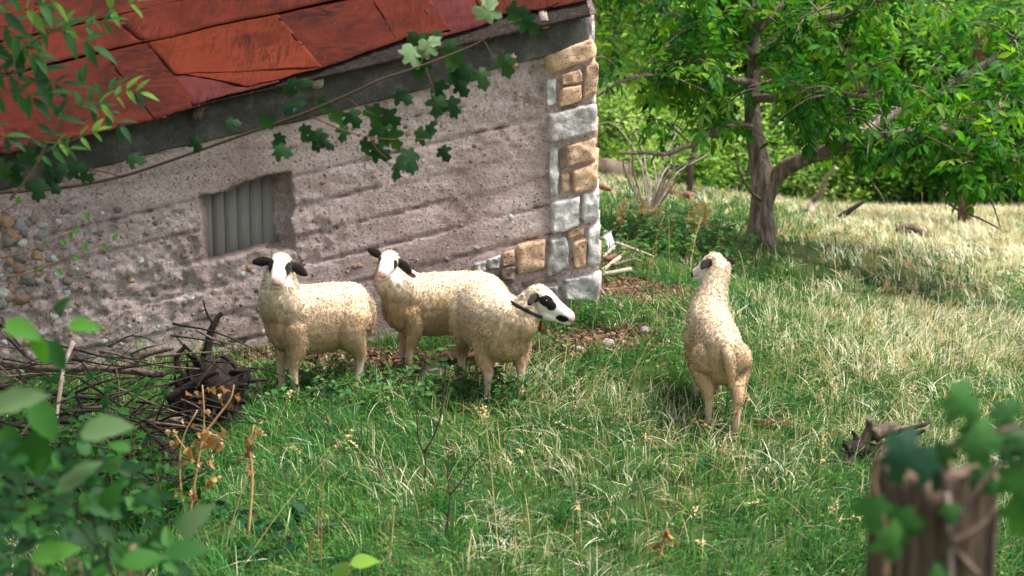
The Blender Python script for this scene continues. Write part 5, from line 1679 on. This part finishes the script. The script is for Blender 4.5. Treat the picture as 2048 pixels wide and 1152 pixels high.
withered('tall withered plant with hanging orange brown leaves right of the brush heap', [[p, A(395, 930), A(408, 850), A(405, 770)], [p, A(360, 960), A(365, 880), A(395, 820)], [A(400, 880), A(430, 840), A(460, 800), A(468, 770)], [A(398, 900), A(420, 870), A(440, 875)], [A(372, 900), A(350, 870)]],
         [(405, 785, 30), (430, 775, 28), (460, 780, 36), (470, 790, 30), (410, 820, 26), (415, 860, 46), (430, 872, 50), (398, 865, 30), (355, 880, 32), (378, 895, 38), (395, 925, 30), (418, 960, 34), (370, 920, 26), (365, 985, 44), (380, 1000, 30), (402, 1030, 26), (352, 865, 24), (440, 885, 40), (405, 800, 22), (390, 880, 26)], 8, d)
p = gp(495, 1100); d = proj(p)[2][0]
withered('small withered stalk with curled brown leaves in the grass below the nearest sheep', [[p, A(505, 960), A(500, 900), A(508, 850)]], [(508, 870, 34), (505, 890, 36), (500, 905, 30), (497, 940, 22), (512, 860, 24)], 9, d)
p = gp(1320, 1130); d = proj(p)[2][0]
withered('crumpled orange leaves on a dead stem in the lower middle grass', [[p, A(1325, 1090), A(1335, 1045)]], [(1335, 1060, 36), (1328, 1075, 30), (1345, 1085, 26), (1322, 1105, 34), (1312, 1120, 30), (1316, 1090, 24)], 10, d)

# ------------------------------------------------------------------ brush heap, stump and root wad at lower left
def px_stick(pts, r0, r1, mat, label, group=None, name='dead_branch', cat='branch', **kw):
    stick(name, [at(*q) for q in pts], r0, r1, mat, label, cat, group, **kw)
px_stick([(-60, 726, 8.0), (110, 733, 8.0), (260, 742, 8.0), (330, 746, 8.0)], .026, .02, 'wood', 'long straight lichen grey log across the brush heap', cat='log', name='log')
px_stick([(-40, 636, 7.6), (60, 668, 7.6), (150, 700, 7.6), (300, 720, 7.7)], .010, .004, 'darkwood', 'thin dark branch slanting down across the top of the heap')
px_stick([(150, 684, 7.4), (126, 735, 7.3), (114, 800, 7.2), (106, 870, 7.1), (98, 898, 7.0)], .013, .007, 'palewood', 'pale peeling branch hanging down the front of the heap')
px_stick([(250, 735, 8.0), (290, 710, 8.0), (345, 692, 8.0)], .02, .012, 'wood', 'short grey brown branch rising from the long log')
px_stick([(410, 715, 8.1), (422, 670, 8.1), (436, 640, 8.1), (446, 624, 8.1)], .028, .012, 'darkwood', 'black charred branch stub pointing up beside the nearest sheep')
px_stick([(425, 650, 8.15), (412, 625, 8.15), (406, 600, 8.15)], .008, .004, 'darkwood', 'thin twig forking off beside the black charred stub')
px_stick([(385, 720, 8.0), (398, 700, 8.0), (405, 685, 8.0)], .022, .012, 'palewood', 'white splintered stub in the middle of the root wad')
px_stick([(360, 745, 7.9), (355, 715, 7.9), (372, 690, 7.9)], .02, .01, 'darkwood', 'dark root curling upward at the left of the root wad')
px_stick([(480, 770, 7.9), (470, 735, 7.9), (440, 715, 7.9), (410, 735, 7.9)], .016, .01, 'darkwood', 'dark root looping over the right side of the root wad')
px_stick([(330, 800, 7.7), (390, 765, 7.7), (440, 745, 7.7)], .024, .012, 'darkwood', 'thick dark root slanting through the root wad')
px_stick([(220, 880, 7.3), (290, 845, 7.4), (370, 835, 7.5)], .016, .012, 'wood', 'brown branch lying in front of the root wad')
px_stick([(480, 735, 7.9), (540, 742, 7.9), (600, 770, 7.8)], .006, .003, 'darkwood', 'thin whip of a branch reaching right into the weeds')
px_stick([(200, 700, 7.8), (330, 735, 7.7), (480, 738, 7.9)], .007, .005, 'wood', 'long thin stick lying over the top of the root wad')
px_stick([(-30, 770, 7.5), (100, 790, 7.4), (230, 800, 7.4)], .016, .01, 'darkwood', 'dark lower log at the left of the heap', name='log', cat='log')
px_stick([(-20, 850, 7.0), (120, 845, 7.0), (250, 870, 7.1)], .02, .014, 'darkwood', 'bottom dark branch in the shade of the heap')
rb = random.Random(3)
for k in range(110):
    u = rb.uniform(-30, 470); v_ = rb.uniform(690, 860) - .06 * (u - 200); d = rb.uniform(7.2, 8.2)
    a_ = rb.gauss(0, .45); l = rb.uniform(80, 260)
    p0 = (u - l / 2 * math.cos(a_), v_ - l / 2 * math.sin(a_), d + rb.uniform(-.15, .15)); p1 = (u, v_ + rb.uniform(-16, 10), d); p2 = (u + l / 2 * math.cos(a_), v_ + l / 2 * math.sin(a_), d + rb.uniform(-.15, .15))
    px_stick([p0, p1, p2], rb.uniform(.004, .009), .002, rb.choice(['darkwood', 'darkwood', 'darkwood', 'wood']), 'thin dry twig tangled in the brush heap', 'twigs of the brush heap', 'twig', 'twig', n=5)
for k in range(90):
    u = rb.uniform(-30, 400); v_ = rb.uniform(830, 985); d = rb.uniform(6.7, 7.4)
    a_ = rb.gauss(0, .6); l = rb.uniform(60, 200)
    px_stick([(u - l / 2 * math.cos(a_), v_ - l / 2 * math.sin(a_), d), (u, v_ + rb.uniform(-16, 10), d + rb.uniform(-.1, .1)), (u + l / 2 * math.cos(a_), v_ + l / 2 * math.sin(a_), d)], rb.uniform(.004, .012), .003, rb.choice(['darkwood', 'darkwood', 'darkwood', 'wood']),
             'dark twig in the shaded tangle below the brush heap', 'twigs in the shaded tangle', 'twig', 'twig', n=5)
# root wad: one gnarled mass with root ends
p = gp(430, 880)
rw = empty('root_wad', Vector(p), 'black upturned root wad at the right end of the brush heap', 'root wad')
c0 = at(425, 790, 7.95)
n, k = 26, 18
T, Ph = np.meshgrid(np.linspace(0, 2 * np.pi, n, endpoint=False), np.linspace(-1.45, 1.45, k))
D = np.stack([np.cos(T) * np.cos(Ph), np.sin(T) * np.cos(Ph), np.sin(Ph)], -1)
q = D * (1 + .9 * fbm(D[..., 0] * 2.2 + 4, D[..., 1] * 2.2, D[..., 2] * 2.2, 4))[..., None] * [.19, .2, .19]
V = (c0 + q.reshape(-1, 3)); i, j = np.meshgrid(np.arange(k - 1), np.arange(n), indexing='ij'); a, b_ = i * n + j, i * n + (j + 1) % n
obj('core', V, np.stack([a, b_, b_ + n, a + n], -1).reshape(-1, 4), M['darkwood'], rw)
for q_ in range(22):
    dv = unit(np.array([rb.gauss(0, 1), rb.gauss(-.4, .8), rb.gauss(0, 1)]))
    stick('root', [c0 + dv * .1, c0 + dv * .2 + [0, 0, .02], c0 + dv * .27 + [rb.uniform(-.06, .06), 0, rb.uniform(-.07, .07)]], .022, .006, 'darkwood', parent=rw, n=6)
# sawn stump
p = on(300, 960, 7.25)
sp_ = empty('tree_stump', Vector(p), 'dark sawn stump with grey slanting cut face under the brush heap', 'stump')
top = at(270, 905, 7.2)
P = np.array([p + [0, 0, -.1], p + [0, 0, .08], [top[0] + .04, top[1], top[2] - .02]])
V, F = tube(spline(P, 8), np.linspace(.19, .14, 8), 20, .12, 5); obj('bole', V, F, M['darkwood'], sp_)
th = np.linspace(0, 2 * np.pi, 24, endpoint=False)
V = np.vstack([np.column_stack([np.cos(th) * .14, np.sin(th) * .13, np.sin(th) * .03 - np.cos(th) * .025 + .012]), [[0, 0, .012]], np.column_stack([np.cos(th) * .14, np.sin(th) * .13, np.full(24, -.05)])]) + [top[0] + .04, top[1], top[2] - .02]
kk = np.arange(24)
obj('cut_face', V, [np.stack([kk, (kk + 1) % 24, np.full(24, 24)], -1), np.stack([kk, kk + 25, (kk + 1) % 24 + 25, (kk + 1) % 24], -1)], M['wood'], sp_)

# ------------------------------------------------------------------ wood lying on the right slope
ground_log('log', 1512, 862, 1622, 872, .03, .026, 'redwood', 'rotten red brown log lying right of the lone sheep')
p = gp(1590, 885)
stick('log', [up(p, .01), up(p + [.09, 0, 0], .02)], .022, .02, 'redwood', 'short crumbling chunk beside the rotten red log', 'log', rough=.3)
p = gp(1740, 935)
rt = empty('driftwood_root', Vector(p), 'gnarled grey brown root lying on the slope behind the post', 'root')
dr = proj(p)[2][0]
for pts, r0, r1, mt in [([(1655, 950), (1700, 910), (1740, 875), (1790, 862), (1850, 850)], .035, .008, 'wood'), ([(1690, 935), (1730, 880), (1738, 855), (1734, 838)], .03, .012, 'redwood'), ([(1700, 940), (1760, 900), (1810, 880), (1848, 862)], .03, .008, 'darkwood'),
                        ([(1672, 948), (1720, 925), (1770, 930)], .03, .012, 'redwood'), ([(1710, 905), (1716, 880), (1708, 865)], .02, .007, 'darkwood'), ([(1790, 865), (1820, 858), (1858, 845), (1860, 838)], .012, .004, 'darkwood'), ([(1745, 870), (1780, 850), (1800, 858)], .028, .01, 'redwood'), ([(1690, 900), (1715, 895), (1760, 905), (1800, 920)], .04, .02, 'darkwood')]:
    stick('root', [at(u, v_, dr + rb.uniform(-.04, .04)) for u, v_ in pts], r0 * 1.35, r1 * 1.2, mt if mt != 'redwood' else 'wood', parent=rt, rough=.3)
for k in range(16):
    u, v_ = rb.uniform(1940, 2060), rb.uniform(905, 985)
    A0 = gp(u, v_); a_ = rb.uniform(-.5, .5)
    stick('wood_scrap', [up(A0, .02 + rb.uniform(0, .06)), up(A0 + [.1 * math.cos(a_), .1 * math.sin(a_), 0], .05), up(A0 + [.24 * math.cos(a_), .24 * math.sin(a_), 0], .03 + rb.uniform(0, .06))], rb.uniform(.01, .022), .008, rb.choice(['redwood', 'redwood', 'palewood', 'wood']),
          'broken red brown stick in the wood heap at the right edge', 'wood scrap', 'sticks in the wood heap at right edge', n=6, rough=.3)

# ------------------------------------------------------------------ fence post with ivy, close to the lens at right
dP = 2.6
pc = at(1868, 1000, dP)
gpz = gz(pc[0], pc[1])
post = empty('fence_post', Vector((pc[0], pc[1], gpz)), 'weathered split wooden post close to the lens, overgrown with ivy', 'post')
topz = at(1868, 935, dP)[2]
nz_, nt_ = 60, 48
T, Zq = np.meshgrid(np.linspace(0, 2 * np.pi, nt_, endpoint=False), np.linspace(gpz - .1, topz, nz_))
rad = .108 + .008 * np.sin(T * 7 + 1.5 * vnoise(Zq * 3, T * 0, 1)) + .012 * vnoise(np.cos(T) * 5, np.sin(T) * 5, Zq * 1.2) + .004 * vnoise(T * 14, Zq * 6)
Zt = Zq + np.clip((Zq - topz + .25) / .25, 0, 1) * .05 * vnoise(np.cos(T) * 3 + 5, np.sin(T) * 3, 2.0)
V = np.stack([pc[0] + np.cos(T) * rad, pc[1] + np.sin(T) * rad, Zt], -1).reshape(-1, 3)
i, j = np.meshgrid(np.arange(nz_ - 1), np.arange(nt_), indexing='ij'); a, b_ = i * nt_ + j, i * nt_ + (j + 1) % nt_
V = np.vstack([V, [[pc[0], pc[1], topz - .02]]]); jn = np.arange(nt_)
M['post'] = mat_bark('split_post_wood', [(0.3, (0.018, 0.012, 0.009)), (0.45, (0.10, 0.066, 0.046)), (0.6, (0.22, 0.155, 0.115)), (0.78, (0.36, 0.29, 0.25))], (16, 16, 1.1), .9)
obj('shaft', V, [np.stack([a, b_, b_ + nt_, a + nt_], -1).reshape(-1, 4), np.stack([np.full(nt_, nz_ * nt_), (nz_ - 1) * nt_ + jn, (nz_ - 1) * nt_ + (jn + 1) % nt_], -1)], M['post'], post)
for k in range(3):      # split slivers standing off the shaft
    an = -1.57 + (k - 1) * .8
    x0, y0 = pc[0] + math.cos(an) * .115, pc[1] + math.sin(an) * .115
    stick('sliver', [(x0, y0, gpz), (x0, y0, (gpz + topz) / 2), (x0 + rb.uniform(-.01, .01), y0, topz - rb.uniform(0, .05))], .010, .006, rb.choice(['palewood', 'wood', 'wood']), parent=post, n=6, rough=.2)
ivy = empty('ivy_plant', Vector((pc[0] - .05, pc[1] - .1, gpz)), 'ivy with blurred lobed leaves climbing over the fence post', 'ivy')
yb = pc[1] - .115
for pts in [[(1960, 1160), (1905, 1085), (1930, 1010), (1960, 960), (1990, 930)], [(1900, 1090), (1960, 1060), (2000, 1020)], [(1910, 1010), (1890, 950), (1900, 900), (1990, 870), (2060, 850)], [(1770, 1160), (1775, 1060), (1760, 960), (1800, 900)], [(1940, 870), (1925, 800), (1905, 785)]]:
    stick('stem', [at(u, v_, dP - .115) for u, v_ in pts], .007, .004, 'wood' if pts[0][0] > 1890 else 'stem', parent=ivy, n=6)
ivc = leaf_meshes('leaf', leaf_lobed, [(.028, .085, .025), (.04, .12, .03), (.02, .06, .035), (.055, .15, .035)], M['leaf_fg'])
for k, (u, v_, s, an, dd, c) in enumerate([(1780, 900, 150, -.3, .18, 2), (1860, 920, 120, -1.0, .12, 2), (1905, 790, 130, -.6, .15, 1), (1940, 850, 110, -.9, .12, 1), (1935, 905, 110, .5, .14, 1), (1985, 880, 100, .1, .1, 0), (1890, 890, 90, -1.8, .12, 0),
                                            (2000, 840, 90, .6, .1, 0), (1800, 1020, 120, -1.7, .13, 1), (1780, 1060, 120, -1.2, .15, 3), (1745, 1000, 100, -1.5, .16, 1), (1830, 1035, 70, -1.5, .12, 0), (2030, 940, 130, -1.2, .1, 1), (2040, 1010, 120, -1.4, .12, 0), (2040, 880, 110, -.4, .1, 0), (1900, 1010, 60, -1.4, .13, 1), (1870, 1140, 70, -.6, .12, 1), (1960, 935, 90, -1.0, .12, 0), (1830, 900, 80, -2.4, .1, 0), (2000, 905, 90, .2, .1, 0), (1960, 870, 80, -2.6, .12, 1)]):
    dl = dP - dd
    s = s * .68
    link('leaf', ivc[c], ivy, leaf_matrix(at(u, v_, dl), [math.cos(an), rb.uniform(-.3, .3), math.sin(an)], [rb.gauss(0, .3), -1.0, rb.uniform(.2, .8)], s / F_PX * dl * 1.1))

# ------------------------------------------------------------------ maple branch hanging in front of the wall
DV = 5.6
vine = empty('maple_branch', Vector(at(-30, 390, DV)), 'thin maple branch with dark lobed leaves crossing in front of the wall', 'branch')
MAIN = [(-40, 388), (120, 376), (245, 352), (350, 318), (480, 272), (600, 230), (700, 188), (760, 160), (830, 136), (900, 110), (968, 78), (985, 45), (975, 10)]
vm = MB()
V, F = tube(spline(np.array([at(u, v_, DV + .1 * math.sin(u * .006)) for u, v_ in MAIN]), 60), np.linspace(.0075, .0028, 60), 7, .1, 40); vm.add(V, F, (.075, .045, .03))
for ln, r0 in [([(612, 228), (690, 262), (760, 277), (852, 279)], .003), ([(740, 275), (755, 300), (775, 318)], .002), ([(852, 135), (862, 165), (870, 190)], .002), ([(240, 352), (190, 340), (120, 335), (60, 338)], .004), ([(230, 350), (240, 330), (250, 318)], .002), ([(90, 380), (70, 360), (85, 335)], .003), ([(840, 134), (850, 100), (862, 80)], .002), ([(960, 82), (1000, 50), (1050, 40)], .0025), ([(690, 192), (720, 215), (750, 230)], .002), ([(968, 80), (985, 110), (1010, 125)], .002)]:
    V, F = tube(spline(np.array([at(u, v_, DV + .1 * math.sin(u * .006)) for u, v_ in ln]), 12), np.linspace(r0, r0 * .5, 12), 5); vm.add(V, F, (.12, .05, .03))
vm.build('stem', M['stem'], vine)
mc = leaf_meshes('leaf', leaf_lobed, [(.014, .040, .018), (.018, .048, .02), (.026, .066, .024), (.14, .21, .11)], M['leaf_fg'])
LV = [(742, 215, 70, -1.3), (755, 245, 72, -1.1), (793, 185, 55, -.5), (874, 165, 62, -1.5), (876, 195, 60, -1.6), (898, 200, 58, -1.1), (958, 140, 60, -1.2), (905, 145, 58, -.9), (915, 165, 50, -1.0), (842, 90, 60, 2.4), (858, 88, 50, .8), (890, 95, 60, -.4), (905, 118, 50, -1.3),
      (1017, 28, 62, .1), (1045, 40, 60, -.7), (1008, 115, 60, -1.3), (818, 300, 72, -1.3), (798, 322, 60, -1.9), (745, 300, 58, -.4), (722, 293, 50, .1), (832, 272, 52, .2), (855, 262, 40, 1.0), (882, 296, 45, -1.1), (662, 230, 62, -.8), (630, 262, 62, -1.4), (610, 252, 50, -1.8), (640, 275, 55, -.6),
      (389, 278, 45, -1.3), (550, 300, 50, -.2), (635, 205, 45, -.3), (562, 270, 44, -2.2), (569, 218, 62, .4), (578, 188, 50, 1.1), (455, 246, 40, .1), (257, 316, 52, -.1), (524, 250, 48, .5), (600, 175, 40, .6), (700, 225, 55, -1.0), (770, 230, 55, -.6), (780, 262, 60, -1.2), (690, 255, 45, -1.7), (845, 120, 60, -1.9), (930, 130, 55, -1.6),
      (24, 335, 55, -1.2), (55, 328, 60, 1.4), (88, 325, 70, -1.4), (112, 337, 60, -.3), (139, 340, 50, .2), (76, 362, 60, -1.5), (40, 360, 50, 2.6), (10, 350, 60, 2.2), (100, 360, 50, -.9), (160, 350, 45, -.3)]
for k, (u, v_, s, an) in enumerate(LV):
    link('leaf', mc[rb.choice([0, 0, 1, 1, 2])], vine, leaf_matrix(at(u, v_, DV + rb.uniform(-.06, .04)), [math.cos(an), rb.uniform(-.4, .4), math.sin(an)], [rb.gauss(0, .5), -1.0, rb.uniform(-.5, .8)], s / F_PX * DV * .74))
for (u, v_, s, an) in [(808, 108, 62, .25), (970, 36, 55, 1.3), (846, 98, 46, .7)]:
    o = link('leaf', mc[3], vine, leaf_matrix(at(u, v_, DV - .08), [math.cos(an), .3, math.sin(an)], [.2, -1.0, .9], s / F_PX * DV))
    o['label'] = 'pale underside of a turned maple leaf'

# ------------------------------------------------------------------ ash twigs at top left
ash = empty('ash_branch', Vector(at(-60, 160, 5.0)), 'leafy ash branch with narrow paired leaflets over the roof at left', 'branch')
DA = 5.0
acol = [(.035, .10, .035), (.05, .14, .045), (.028, .075, .04), (.13, .25, .05)]
am = leaf_meshes('leaf', lambda i: leaf_simple(1, .34, .15, .22, 7), acol, M['leaf_fg'])
def ash_spray(pts, npair, ll, ci, dd=0.0):
    P = spline(np.array([at(u, v_, DA + dd) for u, v_ in pts]), 24)
    V, F = tube(P, np.linspace(.003, .0012, 24), 5); obj('stem', V, F, M['stem'], ash, True, np.repeat([(.09, .10, .03)], len(V), 0))
    for k in range(npair):
        q = P[int(23 * (.25 + .7 * k / max(1, npair - 1)))]; t = unit(P[-1] - P[0])
        sdv = np.cross(t, [0, -1.0, 0])
        for s in (1, -1):
            d = unit(t * .6 + sdv * s * .8 + np.array([rb.gauss(0, .15), rb.gauss(0, .3), -.22]))
            link('leaf', am[ci if rb.random() < .7 else rb.randrange(3)], ash, leaf_matrix(q, d, [rb.gauss(0, .4), -.7, 1.0], ll * rb.uniform(.75, 1.15) / F_PX * DA))
    link('leaf', am[ci], ash, leaf_matrix(P[-1], unit(P[-1] - P[-3]), [0, -.6, 1.0], ll / F_PX * DA))
for pts, n_, ll, ci in [([(95, 68), (150, 45), (215, 20), (275, 2)], 4, 46, 3), ([(95, 66), (140, 58), (185, 50), (215, 42)], 3, 40, 1), ([(-30, 30), (30, 25), (80, 10), (110, 0)], 4, 52, 3), ([(-40, 60), (40, 50), (120, 60), (185, 92)], 4, 58, 0), ([(-40, 95), (20, 90), (70, 120), (85, 150)], 4, 60, 2),
                       ([(100, 64), (105, 30), (120, -10)], 3, 46, 1), ([(-40, 120), (10, 140), (40, 170), (65, 195)], 3, 60, 2), ([(-40, 180), (0, 185), (50, 190), (100, 185)], 3, 52, 0), ([(20, 60), (50, 85), (70, 110)], 3, 48, 1), ([(90, 70), (60, 90), (30, 120)], 3, 50, 0),
                       ([(105, 265), (140, 225), (165, 205), (168, 160)], 3, 40, 0), ([(165, 206), (195, 200), (225, 175)], 3, 38, 0), ([(165, 208), (215, 205), (250, 180), (280, 185)], 4, 40, 3), ([(165, 210), (200, 215), (225, 232), (240, 250)], 3, 44, 2), ([(75, 330), (92, 280), (105, 262), (120, 225)], 3, 36, 2), ([(90, 285), (130, 285), (170, 270), (190, 262)], 3, 34, 3), ([(70, 320), (100, 300), (140, 296)], 3, 34, 1), ([(-30, 150), (40, 155), (80, 170), (120, 168)], 3, 50, 2), ([(-30, 10), (20, 0), (60, -20)], 3, 50, 1), ([(-40, 240), (-10, 260), (15, 275)], 2, 44, 2)]:
    ash_spray(pts, n_, ll, ci, rb.uniform(-.25, .2))
V, F = tube(spline(np.array([at(u, v_, DA + .05) for u, v_ in [(-60, 200), (10, 130), (70, 80), (100, 62)]]), 20), np.linspace(.006, .003, 20), 6); obj('stem', V, F, M['stem'], ash, True, np.repeat([(.10, .08, .04)], len(V), 0))
V, F = tube(spline(np.array([at(u, v_, DA + .05) for u, v_ in [(20, 400), (70, 335), (95, 280), (108, 262)]]), 20), np.linspace(.005, .003, 20), 6); obj('stem', V, F, M['stem'], ash, True, np.repeat([(.12, .08, .04)], len(V), 0))

# unseen ash added left of frame; its crown is placed to shade near left
at_b = np.array([-3.6, 3.2, gz(-3.6, 3.2)])
shade_ash = empty('shade_ash_tree', Vector(at_b), 'added unseen ash tree whose crown shades the brush heap from the left', 'tree')
P = spline(np.array([at_b - [0, 0, .1], at_b + [.05, .1, 1.6], at_b + [.2, .3, 3.4], at_b + [.5, .6, 5.6]]), 16)
V, F = tube(P, np.linspace(.16, .05, 16), 12, .1, 6); obj('trunk', V, F, M['bark'], shade_ash)
rr = np.random.default_rng(77)
cl = np.column_stack([rr.uniform(-5.2, .3, 330), rr.uniform(1.2, 7.7, 330), rr.uniform(2.4, 4.6, 330)])
for k in range(0, 330, 9):
    st = P[rr.integers(8, 16)]
    V, F = tube(spline(np.array([st, (st + cl[k]) / 2 + [0, 0, .25], cl[k]]), 8), np.linspace(.035, .008, 8), 6); obj('branch', V, F, M['bark'], shade_ash)
Pq = np.repeat(cl, 75, 0) + rr.normal(0, .28, (330 * 75, 3))
V, F, C = quad_leaves(Pq, rr.uniform(.09, .15, len(Pq)), np.array(FG)[rr.integers(0, 4, len(Pq))], rr)
obj('crown', V, F, M['leaf'], shade_ash, True, C)

# ------------------------------------------------------------------ out of focus bramble close to the lens at lower left
DB = 3.4
bx_ = at(100, 1152, DB)
bram = empty('bramble_bush', Vector((bx_[0], bx_[1], gz(bx_[0], bx_[1]))), 'dark out of focus bramble with broad leaves filling the lower left corner', 'bush')
bm_ = leaf_meshes('leaf', lambda i: leaf_simple(1, .58, .12, .2, 8, .05), [(.034, .115, .022), (.022, .08, .020), (.06, .17, .028), (.012, .045, .015), (.10, .165, .075)], M['leaf_fg'])
BL = [(10, 645, 90, -.3, 2, 2.0), (75, 665, 80, -1.5, 2, 2.0), (110, 630, 60, .9, 1, 2.2), (135, 650, 75, 0, 2, 2.0), (95, 680, 80, -1.0, 1, 2.1), (-20, 820, 130, .35, 4, 2.0), (10, 850, 90, -1.2, 0, 2.1), (60, 800, 110, -1.0, 0, 2.1), (70, 860, 120, -1.6, 1, 2.2), (160, 868, 125, .3, 4, 2.1), (150, 880, 110, .45, 3, 2.2),
      (118, 985, 110, .75, 4, 2.1), (205, 1020, 80, 1.0, 0, 2.2), (170, 1000, 90, -.3, 1, 2.2), (360, 1075, 110, .9, 4, 1.9), (345, 1050, 90, .3, 1, 2.1), (330, 1110, 100, .2, 1, 2.0), (20, 1030, 90, .4, 0, 2.2), (60, 1120, 110, .3, 2, 2.1), (240, 1130, 100, .2, 0, 2.1), (290, 1130, 90, 1.2, 1, 2.2), (120, 1060, 80, -.4, 3, 2.3), (220, 1090, 80, -.9, 1, 2.3)]
for (u, v_, s, an, c, d) in BL:
    d = d * 1.55; s = s * .92
    link('leaf', bm_[c], bram, leaf_matrix(at(u, v_, d), [math.cos(an), rb.uniform(-.3, .3), math.sin(an)], [rb.gauss(0, .3), -.8, 1.0], s / F_PX * d))
for k in range(430):
    u, v_ = abs(rb.gauss(0, 220)) - 20, rb.uniform(900, 1230)
    if u > 420 - (1200 - v_) * .5: continue
    d = rb.uniform(3.2, 5.0); an = rb.uniform(0, 6.28)
    link('leaf', bm_[rb.choice([0, 1, 3, 3, 3])], bram, leaf_matrix(at(u, v_, d), [math.cos(an), rb.uniform(-.5, .5), math.sin(an) * .6], [rb.gauss(0, .4), -.6, 1.0], rb.uniform(20, 58) / F_PX * d))
for pts, r0 in [([(-40, 880), (60, 960), (170, 1030), (260, 1130)], .006), ([(-40, 1020), (60, 1022), (150, 1050), (230, 1160)], .005), ([(60, 1160), (50, 1000), (20, 900), (30, 780)], .004), ([(230, 1170), (215, 1110), (230, 1060)], .006), ([(120, 900), (240, 935), (330, 1000), (340, 1080)], .003), ([(-30, 700), (60, 690), (110, 660), (150, 640)], .002), ([(60, 760), (40, 720), (-30, 700)], .002), ([(180, 1170), (190, 1060), (160, 960), (130, 890)], .003)]:
    stick('stem', [at(u, v_, 3.4) for u, v_ in pts], r0 * .7, r0 * .35, 'darkwood', parent=bram, n=6, wob=.004)
base_l = np.array([bx_[0], bx_[1], gz(bx_[0], bx_[1])])
for k in range(10):
    u, v_ = rb.uniform(-20, 300), rb.uniform(1100, 1190)
    stick('stem', [base_l + [rb.uniform(-.2, .3), rb.uniform(-.2, .2), -.02], at(u, v_ + 60, 3.5), at(u, v_, 3.4)], .006, .003, 'stem', parent=bram, n=5)
# two bright leaves at the bottom edge
p = gp(720, 1150, 8)
d = 4.6
yl = empty('young_leafy_shoot', Vector(on(720, 1150, d)), 'bright yellow green two leaved shoot at the bottom edge', 'plant')
bl = leaf_meshes('leaf', lambda i: leaf_simple(1, .7, .1, .1, 8), [(.14, .26, .04), (.12, .23, .04)], M['leaf_fg'])
link('leaf', bl[0], yl, leaf_matrix(at(700, 1128, d), [.9, .1, .12], [0, -.5, 1.0], .095)); link('leaf', bl[1], yl, leaf_matrix(at(700, 1128, d), [-.5, 0, -.5], [0, -.7, 1.0], .085))
stick('stem', [on(705, 1150, d), at(702, 1160, d), at(700, 1128, d)], .003, .002, 'stem', parent=yl, n=5)
# thin green shoots in front of the wall at left
sg = empty('bramble_shoot', Vector(at(-30, 520, 5.5)), 'thin green bramble shoots arching in front of the rubble wall', 'bramble')
for pts in [[(-30, 560), (60, 545), (140, 510), (225, 480)], [(-30, 520), (50, 505), (110, 480), (145, 465)], [(-30, 440), (30, 410), (60, 385)]]:
    stick('stem', [at(u, v_, 5.5) for u, v_ in pts], .004, .0015, 'stem', parent=sg, n=5, wob=.004)
for (u, v_) in [(225, 481), (205, 490), (170, 500), (145, 465), (140, 478), (175, 440), (120, 480), (35, 408), (145, 512), (112, 538), (80, 545)]:
    an = rb.uniform(-1, 2); link('leaf', bm_[2], sg, leaf_matrix(at(u, v_, 5.5), [math.cos(an), .2, math.sin(an)], [0, -.8, .8], 18 / F_PX * 5.5))
